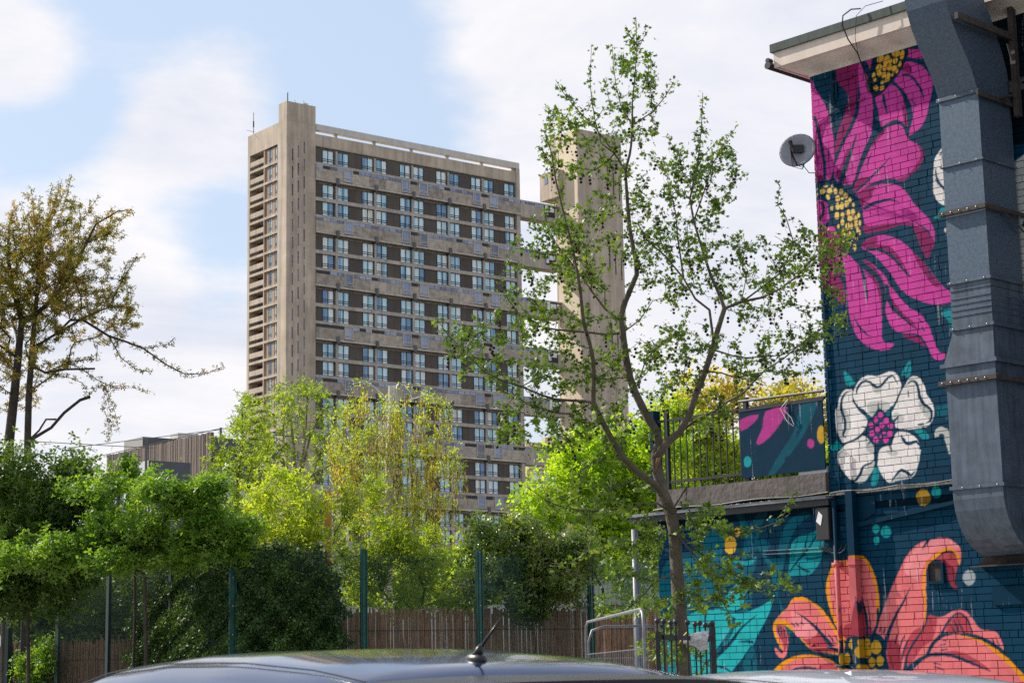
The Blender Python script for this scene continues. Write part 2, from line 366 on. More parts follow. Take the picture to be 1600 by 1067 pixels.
# left cheek with staggered slit windows
holes = []
for k in range(NST + 1):
    for a, zt in ((1.07, 80.79), (2.09, 81.46), (3.14, 82.25)):
        z = zt - (k * S if True else 0)
        if z - 1.85 > .5: holes.append((a - .12, a + .12, z - 1.85, z))
b = MB(); plate(b, 0, 5.165, 0, 88.2, holes, 0, .3)
b.box(.003, 5.165, .302, 2.31, 85.3, 88.2)
b.add([(0, 0, 0), (0, 2.63, 0), (0, 2.63, 85.33), (0, 0, 85.33)], [(0, 3, 2, 1)])
b.add([(0, 0, 85.33), (0, 2.31, 85.33), (0, 2.31, 88.2), (0, 0, 88.2)], [(0, 3, 2, 1)])
b.add([(0, 0, 88.2), (5.165, 0, 88.2), (5.165, 2.31, 88.2), (0, 2.31, 88.2)], [(0, 1, 2, 3)])
b.add([(5.167, 0, 83), (5.167, 2.31, 83), (5.167, 2.31, 88.2), (5.167, 0, 88.2)], [(0, 1, 2, 3)])
b.add([(0, 2.31, 85.3), (5.165, 2.31, 85.3), (5.165, 2.31, 88.2), (0, 2.31, 88.2)], [(0, 3, 2, 1)])
b.build('stair_wall', m_con, tower)
sl_m = MB().box(-.12, .12, 0, .03, -1.85, 0).mesh('slit_window', [m_gal])
for i, h in enumerate(holes): link('slit_window', sl_m, tower, ((h[0] + h[1]) / 2, .16, h[3]))
b = MB()   # shuttering joints, raised lips on the cheek
for k in range(0, 30): 
    z = 88.2 - 2.9 - k * 2.75
    if z > 1: b = MB(); b.box(-.012, 5.165, -.012, -.001, z - .035, z); b.build('joint_lip', m_con2, tower)
# left face of the slab: top band, outer pier, floor slabs, balconies
b = MB()
b.box(0, 1.75, 2.631, 10.93, 82.0, 85.33); b.box(0, 1.75, 10.93, DEP, 0, 85.33); b.box(.02, 1.75, .302, 2.63, 0, 85.3)
b.build('end_wall', m_con, tower)
slab = MB().box(0, 1.74, 0, 8.3, -.40, 0).mesh('balcony_slab', m_con)
fin = MB().box(0, .9, 0, .2, 0, 2.35).mesh('balcony_fin', m_con)
par = MB().box(.02, .16, 0, 4.1, 0, .78).mesh('balcony_parapet', m_con)
rail = MB().box(.06, .10, 0, 4.1, .0, .05).box(.06, .10, 0, 4.1, -.3, -.27).mesh('balcony_rail', m_dark)
clp = MB().box(.22, .3, 0, .95, 0, 2.33).mesh('end_cladding_panel', m_clad2)
ewn = MB(); ewn.box(.26, .33, 0, 1.0, 0, 2.33); ewf = MB()
for y in (0, .47, .94): ewf.box(.2, .26, y, y + .06, 0, 2.33)
for z in (0, .55, .8, 2.27): ewf.box(.205, .255, 0, 1.0, z, z + .06)
ewn = ewn.mesh('pane', m_win); ewf = ewf.mesh('end_window', m_dark)
bkw = MB().box(1.62, 1.74, 0, 4.1, 0, 2.35).mesh('balcony_back_wall', m_clad)
bdw = MB().box(1.5, 1.6, 0, 1.5, 0, 2.1).mesh('balcony_door', m_win)
for k in range(NST):
    zt = 81.85 - k * S       # underside of the slab above, approx
    zb = zt - 2.75 + .40
    link('balcony_slab', slab, tower, (0, 2.63, zb))
    link('balcony_fin', fin, tower, (.0, 6.5, zb))
    link('balcony_parapet', par, tower, (0, 6.76, zb + .78 - .2))
    link('balcony_rail', rail, tower, (0, 6.76, zb + .42))
    link('balcony_back_wall', bkw, tower, (0, 6.76, zb)); link('balcony_door', bdw, tower, (0, 6.9, zb))
    for y in (5.35, 3.78): link('end_cladding_panel', clp, tower, (0, y if y > 5 else 3.72, zb))
    for y in (4.35 + .2, 2.68):
        o = link('end_window', ewf, tower, (0, y - .0, zb)); link('pane', ewn, o)
# roof parapet, beam and stubs
b = MB(); b.box(5.17, 44.3, .0, .6, 82.05, 83.85); b.build('roof_parapet', m_con, tower)
b = MB(); b.box(5.17, LEN, -.12, .75, 84.45, 85.42); b.build('roof_beam', m_conp, tower)
st = MB().box(-.2, .2, .1, .5, 83.85, 84.45).mesh('beam_stub', m_con)
for a in piers + [44.0]: link('beam_stub', st, tower, (a, 0, 0))
b = MB(); b.box(44.32, LEN, -.15, DEP, 0, 84.44); b.build('end_fin', m_con2, tower)
pier = MB().box(-.16, .16, 0, .6, 0, 1).mesh('pier', m_con2)
# slabs between window rows
def slabbar(z0, z1, name='floor_slab', y0=0.02):
    MB().box(5.17, 44.3, y0, .6, z0, z1).build(name, m_con2, tower)
slabbar(82.05 - .0 - .12, 82.04, 'lintel')
for k in rows:
    zt = Z0 - k * S
    if k == 0 or (k % 3) == 0: slabbar(zt - 2.15 - .55, zt - 2.17)          # above a gallery
    else: slabbar(zt - 2.15 - .58, zt - 2.17)
wf_ = MB()
for x in (0, 1.0, 2.0): wf_.box(x, x + .07, .16, .26, 0, 2.2)
for z in (0, .42, .72, 2.12): wf_.box(.07, 1.0, .17, .25, z, z + .065); wf_.box(1.07, 2.0, .17, .25, z, z + .065)
wf_ = wf_.mesh('window', m_dark)
pn1 = MB().box(.07, 1.0, .27, .30, 0, 2.2).mesh('pane', m_win); pn2 = MB().box(1.07, 2.0, .271, .30, 0, 2.2).mesh('pane', m_win)
cp = MB().box(0, 1.13, .2, .3, 0, 2.2).mesh('cladding_panel', m_clad)
slots = [6.5] + [x for p in piers for x in (p + .3, p + 7.15 - 2.4)][:-1]
slots = [6.5]
for i, p in enumerate(piers):
    nx = piers[i + 1] if i < 4 else 44.3
    slots += [p + .27, nx - .27 - 2.07 - (.0 if i < 4 else .0)]
for k in rows:
    zb = Z0 - k * S - 2.17
    if zb < 1: continue
    for a in slots:
        o = link('window', wf_, tower, (a, 0, zb)); link('pane', pn1, o); link('pane', pn2, o)
    for i, p in enumerate(piers):
        nx = piers[i + 1] if i < 4 else 44.3
        a0 = p + .27 + 2.09; w = nx - .27 - 2.07 - a0 - .02
        for j in (0, 1): link('cladding_panel', cp, tower, (a0 + j * w / 2 + .01, 0, zb), scale=((w / 2 - .03) / 1.13, 1, 1))
    link('cladding_panel', cp, tower, (5.19, 0, zb), scale=(1.25 / 1.13, 1, 1))
    for a in piers: link('pier', pier, tower, (a, -.04, zb - .02), scale=(1, 1, 2.23))
# access galleries
GO = .72
gw_f = MB()
for x in (0, 1.5): gw_f.box(x, x + .08, -1.0, -.9, 0, 1.95)
for z in (0, .42, .62, 1.87): gw_f.box(.08, 1.5, -.99, -.91, z, z + .07)
gw_f = gw_f.mesh('gallery_window', m_conp); gpn = MB().box(.08, 1.5, -.9, -.87, 0, 1.95).mesh('pane', m_gal)
brk = MB().box(-.24, .24, -1.2, 0, -1.0, .05).mesh('beam_end', m_dgrey)
vent = MB().box(0, 1.15, -.96, -.86, 0, .5).mesh('vent_grille', m_dark)
clm = MB().box(0, 1, -.9, -.86, 0, .46).mesh('clerestory_pane', m_gal)
cld = MB().box(0, 1, -.9, -.86, 0, .46).mesh('clerestory_pane', m_dark)
gwin = [10.25, 21.05, 24.45, 35.2, 38.65]
gpanm = MB().box(0, 1, -.93, -.6, 0, 1.25).mesh('gallery_panel', m_agg)
ledge = MB(); ledge.prism([(5.17, -1.08, 0), (5.17, -.9, .33), (5.17, .0, .33), (5.17, .0, 0)], (LEN - 5.17 - .01, 0, 0)); ledge = ledge.mesh('gallery_ledge', m_con2)
cap_ = MB().box(5.17, LEN - .01, -.9, .02, 0, .22).mesh('gallery_roof_slab', m_con2)
for k in gals:
    zt = Z0 - k * S + .13         # top of clerestory strip 78.98
    if zt < 4: continue
    link('gallery_roof_slab', cap_, tower, (0, GO, zt))
    link('gallery_ledge', ledge, tower, (0, GO, zt - 2.47))
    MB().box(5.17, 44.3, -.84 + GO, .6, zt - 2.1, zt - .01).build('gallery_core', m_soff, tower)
    for a in piers: link('beam_end', brk, tower, (a, GO - .02, zt - 1.75))
    edges = [5.17] + [e for a in gwin for e in (a - .04, a + 1.62)] + [LEN - .02]
    for i in range(0, len(edges), 2):
        x0, x1 = edges[i], edges[i + 1]; short = x1 - x0 < 2.6
        n = 1 if short else max(1, round((x1 - x0) / 3.6))
        for j in range(n):
            w = (x1 - x0) / n
            link('gallery_panel', gpanm, tower, (x0 + j * w + .01, GO, zt - 1.85 - .28), scale=(w - .02, 1, 1.25 if False else (1.28 if not short else 1.28)))
        if short: link('vent_grille', vent, tower, (x0 + .2, GO, zt - .5)); continue
        n = max(2, round((x1 - x0) / 1.17)); w = (x1 - x0) / n; dk = random.random() < .3; d0 = random.randrange(n)
        for j in range(n):
            bad = (i == 0 and k == 10) or (random.random() < .05) or (dk and d0 <= j < d0 + 2)
            link('clerestory_pane', cld if bad else clm, tower, (x0 + j * w + .04, GO, zt - .48), scale=(w - .08, 1, 1))
    for a in gwin:
        o = link('gallery_window', gw_f, tower, (a, GO, zt - 2.0)); link('pane', gpn, o)
# aerials on the roof
b = MB(); b.tube([(.3, 10.4, 85.3), (.3, 10.4, 89)], .05, 4); b.tube([(-.9, 10.4, 85.9), (.5, 10.4, 85.9)], .03, 4); b.tube([(.3, 10.4, 86.6), (.3, 10.4, 87.6)], .12, 4); b.build('aerial', m_dark, tower)
b = MB(); b.tube([(.3, .2, 88.2), (.3, .2, 89.6)], .09, 4); b.tube([(2.0, .4, 88.2), (1.6, .4, 88.7)], .03, 4); b.tube([(3.3, .4, 88.2), (3.3, .4, 88.9)], .03, 4); b.build('aerial', m_dark, tower)
b = MB(); b.box(3.4, 4.2, .6, 1.4, 88.2, 88.65); b.build('roof_cabinet', m_conp, tower)
# link bridges
for k in gals:
    zt = Z0 - k * S + .13
    if zt < 4: continue
    b = MB(); b.box(LEN + .003, 53.6, -.9 + GO, 1.9, zt - .02, zt + .2); b.box(LEN + .003, 53.6, -.93 + GO, 1.9, zt - 2.5, zt - .46); b.box(LEN + .003, 53.6, -1.05 + GO, 1.95, zt - 2.75, zt - 2.502)
    br = b.build('link_bridge', m_con2, tower)
    for j in range(5): link('clerestory_pane', clm, br, (LEN + .1 + j * 1.0, GO, zt - .46), scale=(.92, 1, .92))
    b = MB(); b.box(50.3, 50.9, -1.0 + GO, -.94 + GO, zt - 1.7, zt - .05); b.box(51.0, 52.2, -1.0 + GO, -.94 + GO, zt - 1.1, zt - .35); b.build('bridge_window', mat('white_pane', (.75, .78, .8), .2, .1, 3), br)
    MB().box(50.2, 52.4, -.97 + GO, -.942 + GO, zt - 2.0, zt - 0.03).build('bridge_window_frame', m_dark, br)

# ================================================================ lift and service tower
m_lit = mat('cream_sunlit_concrete', (.66, .56, .42), .9, .12, .3, streak=.4)  # sun on the lift shaft's left side is put into this paler cream
A0 = 53.6
svc = thing('service_tower', 'slender windowless concrete lift tower joined to the block by bridges', 'lift tower', TO + A0 * Td, TROT)
def shaft(mb, a0, a1, b0, b1, z0, z1): mb.box(a0, a1, b0, b1, z0, z1)
fh = [(6.5 + j * 1.3, 6.8 + j * 1.3, z - 4, z) for j in (0, 1, 2) for z in [86 - .8 * j - 13.75 * q for q in range(6)]]
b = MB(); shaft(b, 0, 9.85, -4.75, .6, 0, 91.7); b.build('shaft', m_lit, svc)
b = MB(); plate(b, 0.0, 9.85, 0, 91.7, fh, -5.02, .25); b.add([(0, -5.02, 0), (0, -4.75, 0), (0, -4.75, 91.7), (0, -5.02, 91.7)], [(0, 3, 2, 1)]); b.add([(0, -5.02, 91.7), (9.85, -5.02, 91.7), (9.85, -4.75, 91.7), (0, -4.75, 91.7)], [(0, 1, 2, 3)])
b.build('front_wall', m_con, svc)
slm = MB().box(-.15, .15, 0, .03, -4, 0).mesh('slit_window', m_dark)
for h in fh: link('slit_window', slm, svc, ((h[0] + h[1]) / 2, -4.79, h[3]))
b = MB(); b.box(.9, 9.8, .602, 2.1, 0, 80.6); b.box(0, 9.8, .602, 2.13, 85.36, 91.6); b.build('stair_shaft', m_con2, svc)
b = MB(); b.box(-1.1, 9.0, -1.2, 3.7, 80.62, 85.35); b.build('plant_room', m_con, svc)
b = MB(); b.box(-1.16, -1.1, 1.6, 2.4, 83.4, 84.6); b.build('window', m_gal, svc)
for z in range(8):
    b = MB(); b.box(-.012, 9.86, -5.035, -5.02, 91.7 - 2.75 - z * 11, 91.66 - 2.75 - z * 11 + .08); b.build('joint_lip', m_con2, svc)
b = MB(); b.box(2, 2.4, -1, -.6, 91.7, 93.2); b.build('flue', m_conp, svc)
b = MB()
for y in (.9, 1.5): b.box(-.03, 0.0, y - .12, y + .12, 86.3, 89)
b.build('slot', m_dark, svc)

# ================================================================ other far buildings
def corner_block(mb, xc, yt, Y, xl, xr, z0=0., h=None):
    """box with its near upright edge at pixel xc, top at pixel yt; side edges at pixels xl, xr"""
    P = at(xc, yt, Y); a = (onp(xr, yt, P, Tn) - P) @ Td; c = (onp(xl, yt, P, Td) - P) @ Tn
    zt = P[2]; zb = z0 if h is None else zt - h
    q = [P, P + a * Td, P + a * Td + c * Tn, P + c * Tn]
    mb.add([(v[0], v[1], zb) for v in q] + [(v[0], v[1], zt) for v in q], [(4, 5, 6, 7), (0, 1, 5, 4), (1, 2, 6, 5), (2, 3, 7, 6), (3, 0, 4, 7)])
    return P, a, c
m_lg = mat('pale_grey_render', (.36, .35, .34), .85, .1, 1, streak=.3)
m_dg = mat('dark_grey_cladding', (.085, .09, .105), .7, .15, 1, streak=.3)
m_wt = mat('white_render', (.55, .56, .58), .8, .1, 1, streak=.3)
m_tim = mat('silvered_timber', (.17, .135, .115), .9, .4, 6, streak=.7, rnd=.7)
# penthouse block
def twotone(mb, *a, **k):
    n0 = len(mb.f); r = corner_block(mb, *a, **k); mb.m[n0 + 4] = 1; return r
b = MB(); P, a, c = twotone(b, 223, 682, 130, 194, 330, 0.); ph = thing('penthouse_block', 'flat roofed grey modern block with penthouse windows behind the timber wall', 'building')
b.build('body', [m_dg, m_lg], ph)
def facequad(name, P, e, n_out, u0, u1, w0, w1, m, parent, th=.12):
    """flat panel on a face: e = along unit, w = heights relative to P.z"""
    e = np.array(e); n_out = np.array(n_out)
    pts = [P + e * u0 + np.array([0, 0, w0]), P + e * u1 + np.array([0, 0, w0]), P + e * u1 + np.array([0, 0, w1]), P + e * u0 + np.array([0, 0, w1])]
    return MB().prism([p + n_out * .01 for p in pts], n_out * th).build(name, m, parent)
for u0, u1 in ((.6, 2.3), (2.6, 4.4), (.03 * 0 + 4.7, c - .3)):
    if u1 > u0: w = facequad('window', P, Tn, -Td, u0, u1, -2.6, -1.0, m_dark, ph); facequad('pane', P - Td * .13, Tn, -Td, u0 + .12, u1 - .12, -2.5, -1.1, m_win, w, .02)
w = facequad('window', P, Td, -Tn, a * .28, a * .40, -2.6, -1.2, m_wt, ph); facequad('pane', P - Tn * .13, Td, -Tn, a * .3, a * .38, -2.5, -1.3, m_win, w, .02)
b = MB(); corner_block(b, 278, 676, 150, 266, 311, h=5); P2, a2, c2 = corner_block(MB(), 278, 676, 150, 266, 311, h=5)
bb = thing('roof_pavilion', 'small glazed rooftop box with a cream edge on the skyline', 'building'); b.build('body', m_conp, bb)
for j in range(3): facequad('window', P2, Td, -Tn, a2 * (.1 + .3 * j), a2 * (.36 + .3 * j), -2.2, -.4, m_win, bb)
# timber screened building
tb = thing('timber_clad_building', 'dark building with a tall screen of silvered timber boards', 'building')
b = MB(); P, a, c = corner_block(b, 335, 683, 95, 172, 408); b.build('body', m_dg, tb)
nbd = 150; w = c / nbd
tbm = MB().box(0, .16, 0, w * .92, -1, 0).mesh('timber_board', m_tim)
for j in range(nbd):
    p = P + Tn * (w * (j + 0.04)) - Td * (.17 + random.uniform(0, .03)); hh = 3.6 + random.uniform(-.05, .05) if j > 0 else 5
    link('timber_board', tbm, tb, p + np.array([0, 0, .25 + random.uniform(-.05, .05)]), (0, 0, TROT), scale=(1, 1, 8.0))
lb = thing('white_corner_block', 'low white and slate blue block standing in front of the timber screen', 'building')
b = MB(); P, a, c = twotone(b, 232, 719, 86, 188, 298); b.m = b.m; b.build('body', [m_dg, m_wt], lb)
for j in range(2): w = facequad('window', P, Tn, -Td, .6 + j * 2.2, 2.2 + j * 2.2, -2.6, -1.0, m_dark, lb); facequad('pane', P - Td * .13, Tn, -Td, .7 + j * 2.2, 2.1 + j * 2.2, -2.5, -1.1, m_win, w, .02)
facequad('fascia', P + np.array([0, 0, 0]), Tn, -Td, 0, c, -1.02, -.92, m_dark, lb)
for (xc, yt, Y, xl, xr, h) in [(352, 830, 70, 330, 372, None)]:
    b = MB(); corner_block(b, xc, 748, 75, 300, 420); gb = thing('garden_building', 'pale rendered wall glimpsed through the thin tree', 'building'); b.build('body', m_wt, gb)
# cream low block right of the slab tower
lb2 = thing('low_cream_block', 'low cream block with banded windows at the foot of the lift tower', 'building')
b = MB(); P, a, c = corner_block(b, 822, 690, 330, 812, 905); b.build('body', m_lit, lb2)
for j in range(6):
    for i in range(3): w = facequad('window', P, Td, -Tn, 1 + i * 3.2, 3.4 + i * 3.2, -3.9 - j * 2.9, -2.2 - j * 2.9, m_win, lb2)
    facequad('band', P, Td, -Tn, 0, a, -1.9 - j * 2.9, -1.2 - j * 2.9, m_conp, lb2, .5)
b = MB(); corner_block(b, 852, 683, 325, 846, 872, h=5); b.build('roof_box', m_lit, lb2)
# ================================================================ painted brick building (right)
WO = np.array([3.501, 20.726, 0]); _wy = math.radians(46.484)
Wd = np.array([math.cos(_wy), -math.sin(_wy), 0]); Wn = np.array([math.sin(_wy), math.cos(_wy), 0]); WROT = -_wy
def wuz(pts, v=0.):
    P0 = WO - v * Wn; out = []
    for x, y in pts:
        p = onp(x, y, P0, Wn) - WO; out.append((p @ Wd, p[2]))
    return out
UL, UR, ZH, RES = -3.0, 2.9, 8.6, 190
NW, NH = int((UR - UL) * RES), int(ZH * RES)
IMG = np.zeros((NH, NW, 3), np.float32)
PAL = dict(navy=(0, 56, 82), pink=(200, 64, 154), dpink=(136, 32, 94), yel=(222, 172, 58), lyel=(232, 196, 104), wht=(232, 227, 225), gry=(190, 192, 188), teal=(12, 142, 150), mteal=(2, 92, 112), bteal=(30, 172, 176),
           coral=(226, 116, 120), dcoral=(178, 68, 82), lcoral=(234, 140, 146), oran=(236, 150, 14), yol=(206, 160, 44), dkn=(0, 38, 56), lgr=(158, 168, 174))
PAL = {k: np.array(s2l(v)) for k, v in PAL.items()}
IMG[:] = PAL['navy']
def raster(uv, col):
    P = np.array(uv, float); X = (P[:, 0] - UL) * RES; Y = P[:, 1] * RES; n = len(X)
    y0 = max(0, int(Y.min())); y1 = min(NH - 1, int(Y.max()) + 1)
    for r in range(y0, y1 + 1):
        yc = r + .5; xs = []
        for i in range(n):
            a, b_ = Y[i], Y[(i + 1) % n]
            if (a <= yc) != (b_ <= yc): xs.append(X[i] + (yc - a) / (b_ - a) * (X[(i + 1) % n] - X[i]))
        xs.sort()
        for i in range(0, len(xs) - 1, 2):
            c0 = max(0, int(xs[i] + .5)); c1 = min(NW, int(xs[i + 1] + .5))
            if c1 > c0: IMG[r, c0:c1] = col
def cr(pts, closed=True, k=5):
    n = len(pts); P = np.array(pts, float); out = []
    rng = range(n) if closed else range(n - 1)
    for i in rng:
        p0, p1, p2, p3 = (P[(i - 1) % n], P[i], P[(i + 1) % n], P[(i + 2) % n]) if closed else (P[max(i - 1, 0)], P[i], P[i + 1], P[min(i + 2, n - 1)])
        # sharp corners stay sharp
        for t in np.linspace(0, 1, k, endpoint=False):
            out.append(.5 * ((2 * p1) + (-p0 + p2) * t + (2 * p0 - 5 * p1 + 4 * p2 - p3) * t * t + (-p0 + 3 * p1 - 3 * p2 + p3) * t ** 3))
    if not closed: out.append(P[-1])
    return out
ORG = {'a': (1260, 80), 'b': (1260, 220), 'c': (1260, 360), 'd': (1280, 480), 'e': (1280, 560), 'f': (1280, 680), 'g': (1020, 780), 'h': (1020, 907), 'i': (1190, 820), 'j': (1190, 907), 'k': (1360, 820), 'l': (1360, 907)}
ZS = 1600 / 240
def pxs(o, pts):
    ox, oy = ORG[o]; return [(ox + x / ZS, oy + y / ZS) for x, y in pts]
def poly(o, col, *pts, k=4): raster(wuz(cr(pxs(o, pts), True, k)), PAL[col])
def stroke(o, col, w, *pts, taper=True):
    P = np.array(cr(pxs(o, pts), False, 5)); n = len(P); d = np.gradient(P, axis=0); d /= np.linalg.norm(d, axis=1)[:, None] + 1e-9
    nn = np.stack([-d[:, 1], d[:, 0]], 1); ww = np.array(w if hasattr(w, '__len__') else [w] * len(pts), float) / ZS / 2
    ww = np.interp(np.linspace(0, 1, n), np.linspace(0, 1, len(ww)), ww)
    if taper and not hasattr(w, '__len__'):
        tt = np.linspace(0, 1, n); ww = ww * np.clip(np.minimum(tt, 1 - tt) * 5, .12, 1)
    for i in range(n - 1): raster(wuz([P[i] + nn[i] * ww[i], P[i + 1] + nn[i + 1] * ww[i + 1], P[i + 1] - nn[i + 1] * ww[i + 1], P[i] - nn[i] * ww[i]]), PAL[col])
def dots(o, col, *els, k=14):
    for e in els:
        cx, cy, rx, ry = e[:4]; th = math.radians(e[4] if len(e) > 4 else 0)
        raster(wuz(pxs(o, [(cx + rx * math.cos(a) * math.cos(th) - ry * math.sin(a) * math.sin(th), cy + rx * math.cos(a) * math.sin(th) + ry * math.sin(a) * math.cos(th)) for a in np.linspace(0, 2 * math.pi, k, endpoint=False)])), PAL[col])
# --- upper pink flower
poly('a', 'pink', (40, 320), (95, 400), (175, 530), (225, 640), (258, 780), (278, 900), (290, 1060), (288, 1180), (262, 1300), (230, 1350), (170, 1345), (90, 1345), (50, 900))
poly('a', 'dpink', (60, 1180), (160, 1300), (240, 1350), (90, 1350))
stroke('a', 'navy', 34, (85, 680), (130, 850), (160, 1000), (185, 1160), (195, 1345), taper=False)
stroke('a', 'navy', 10, (238, 1010), (232, 1090), (222, 1160))
poly('a', 'dpink', (308, 135), (400, 95), (555, 60), (552, 220), (535, 380), (525, 520), (495, 660), (450, 780), (400, 880), (340, 1010), (298, 1070), (308, 920), (350, 780), (400, 650), (440, 510), (400, 400), (330, 330))
poly('a', 'pink', (545, 120), (600, 205), (655, 320), (685, 470), (690, 700), (668, 880), (630, 1000), (585, 1100), (540, 1220), (500, 1330), (470, 1390), (330, 1375), (288, 1290), (300, 1165), (350, 1035), (420, 900), (500, 755), (548, 620), (556, 450), (545, 300))
poly('b', 'dpink', (430, 90), (455, 140), (440, 260), (410, 380), (380, 470), (330, 400), (300, 360), (360, 250))
stroke('b', 'navy', (10, 30, 45, 50, 30), (520, -60), (470, 100), (410, 260), (370, 400), (345, 460))
stroke('b', 'navy', (40, 45, 45, 40, 20), (690, -60), (630, 80), (570, 230), (530, 370), (480, 480))
stroke('a', 'navy', (8, 26, 30, 30, 24), (560, 420), (535, 600), (470, 790), (380, 950), (290, 1180))
poly('a', 'pink', (595, 60), (735, 15), (700, 130), (672, 200), (640, 130))
poly('a', 'pink', (1040, -10), (1210, -10), (1215, 70), (1110, 75), (1040, 55))
poly('a', 'pink', (1000, 180), (1040, 112), (1140, 130), (1232, 180), (1270, 240), (1315, 330), (1302, 450), (1272, 570), (1250, 680), (1200, 780), (1130, 845), (1070, 878), (1082, 800), (1112, 680), (1090, 560), (1050, 470), (985, 380), (915, 310), (955, 258))
poly('a', 'dpink', (1000, 180), (1050, 125), (1100, 185), (1080, 232), (1010, 210))
stroke('a', 'navy', (20, 26, 30, 26, 6), (1000, 245), (1085, 262), (1150, 335), (1200, 420), (1225, 525))
stroke('a', 'navy', 12, (1080, 490), (1120, 540), (1145, 590)); 
poly('a', 'pink', (790, 430), (885, 345), (962, 408), (1012, 510), (1040, 640), (1052, 785), (1000, 738), (930, 718), (840, 750), (775, 792), (752, 640), (720, 490))
poly('a', 'dpink', (1000, 560), (1035, 640), (1050, 780), (1015, 740))
stroke('a', 'navy', (30, 34, 22, 4), (800, 450), (812, 540), (830, 600), (842, 665))
P6 = [(775, 850), (850, 795), (930, 768), (1000, 790), (1035, 870), (1085, 935), (1160, 975), (1210, 1030), (1226, 1080), (1210, 1150), (1160, 1230), (1070, 1300), (1000, 1360), (920, 1332), (820, 1337), (700, 1370), (600, 1430), (500, 1502), (480, 1450), (530, 1340), (570, 1230), (620, 1110), (670, 1010), (730, 920)]
poly('a', 'pink', *P6)
poly('a', 'dpink', (1150, 972), (1210, 1030), (1226, 1080), (1210, 1150), (1160, 1230), (1070, 1300), (1000, 1360), (940, 1335), (1060, 1285), (1140, 1190), (1188, 1110), (1185, 1040))
poly('a', 'dpink', (480, 1450), (540, 1330), (680, 1330), (570, 1420), (500, 1502))
poly('a', 'dpink', (775, 850), (830, 805), (800, 870), (740, 930), (690, 1010), (700, 950))
stroke('a', 'navy', (4, 16, 20, 20, 24), (885, 1085), (800, 1190), (700, 1290), (620, 1370), (520, 1460))
stroke('a', 'navy', 10, (690, 1040), (650, 1130), (615, 1205))
poly('a', 'dkn', (665, 190), (740, 0), (1050, -20), (1000, 180), (900, 300), (800, 430), (700, 470), (630, 360), (655, 260))
dots('a', 'yel', (772, 75, 30, 52, 20), (835, 95, 32, 55, 20), (930, 20, 45, 45), (997, 38, 22, 50, 10), (877, 108, 15, 30, 20), (925, 100, 22, 36, 20), (973, 138, 16, 32, 20), (757, 175, 29, 42, 25), (818, 172, 25, 36, 20), (868, 172, 24, 36, 20), (915, 185, 25, 40, 20), (942, 213, 13, 25, 20), (760, 237, 27, 29, 30), (700, 250, 17, 28, 20), (808, 250, 20, 35, 25), (847, 258, 26, 38, 30), (895, 250, 11, 18, 20), (840, 303, 34, 15, -30), (712, 305, 14, 20, 30), (790, 328, 17, 20, 30), (725, 385, 27, 26), (788, 387, 20, 28, 40), (840, -2, 36, 16))
# --- middle pink flower
poly('b', 'pink', (150, 610), (200, 618), (240, 700), (252, 780), (205, 860), (140, 872), (95, 800), (100, 650))
poly('b', 'dpink', (90, 640), (120, 640), (140, 760), (135, 860), (95, 860))
stroke('b', 'navy', 26, (120, 640), (170, 660), (178, 730), (150, 810), (110, 880))
poly('b', 'pink', (290, 900), (335, 950), (360, 1060), (350, 1150), (230, 1160), (140, 1180), (135, 950), (200, 900))
poly('b', 'dpink', (135, 920), (280, 960), (330, 1060), (300, 1140), (140, 1170))
poly('b', 'pink', (520, 560), (560, 520), (640, 488), (760, 458), (880, 450), (980, 482), (1050, 552), (1110, 640), (1180, 720), (1260, 800), (1312, 880), (1336, 960), (1332, 1075), (1302, 1150), (1262, 1228), (1200, 1130), (1160, 1020), (1140, 935), (1110, 880), (980, 878), (850, 920), (700, 952), (600, 962), (588, 850), (578, 740), (560, 640))
poly('b', 'dpink', (520, 560), (600, 505), (720, 480), (690, 540), (680, 600), (600, 650), (560, 700), (545, 620))
poly('b', 'dpink', (590, 850), (650, 890), (800, 870), (980, 850), (1100, 850), (1120, 885), (980, 880), (850, 920), (700, 952), (600, 962))
poly('b', 'dpink', (1115, 895), (1240, 925), (1300, 1000), (1334, 1060), (1302, 1150), (1262, 1228), (1200, 1130), (1160, 1020))
stroke('b', 'navy', (30, 40, 34, 24, 4), (590, 715), (680, 665), (780, 630), (880, 618), (975, 642))
stroke('b', 'navy', (4, 16, 20, 10), (1080, 820), (1180, 880), (1260, 940), (1300, 1010))
poly('c', 'pink', (570, 170), (600, 120), (640, 90), (740, 50), (860, 58), (980, 110), (1080, 190), (1200, 310), (1280, 400), (1360, 510), (1430, 590), (1500, 642), (1560, 700), (1500, 752), (1380, 772), (1270, 762), (1150, 720), (1040, 660), (960, 580), (900, 480), (840, 400), (760, 310), (680, 240), (600, 200))
poly('c', 'dpink', (570, 170), (640, 95), (740, 60), (745, 145), (860, 165), (960, 260), (1060, 440), (1040, 445), (930, 330), (830, 240), (700, 190))
poly('c', 'dpink', (1075, 190), (1200, 310), (1290, 420), (1392, 560), (1370, 592), (1300, 560), (1230, 450), (1150, 330), (1120, 250))
stroke('c', 'navy', (26, 32, 34, 30, 26, 4), (620, 195), (760, 205), (880, 262), (975, 365), (1040, 445), (1100, 492))
stroke('c', 'navy', 14, (1260, 380), (1285, 440), (1310, 520))
poly('c', 'pink', (575, 292), (660, 300), (740, 380), (820, 470), (860, 560), (925, 640), (1010, 745), (1085, 815), (1183, 865), (1273, 990), (1313, 1100), (1353, 1210), (1393, 1272), (1443, 1280), (1446, 1318), (1393, 1355), (1323, 1330), (1283, 1250), (1233, 1150), (1173, 1090), (1093, 1070), (1013, 1070), (923, 1040), (873, 980), (833, 880), (823, 800), (838, 700), (800, 600), (770, 500), (700, 400), (620, 340))
poly('c', 'dpink', (575, 292), (650, 330), (740, 420), (820, 560), (900, 720), (1000, 850), (1130, 975), (1080, 960), (960, 850), (860, 720), (780, 560), (700, 420), (620, 350))
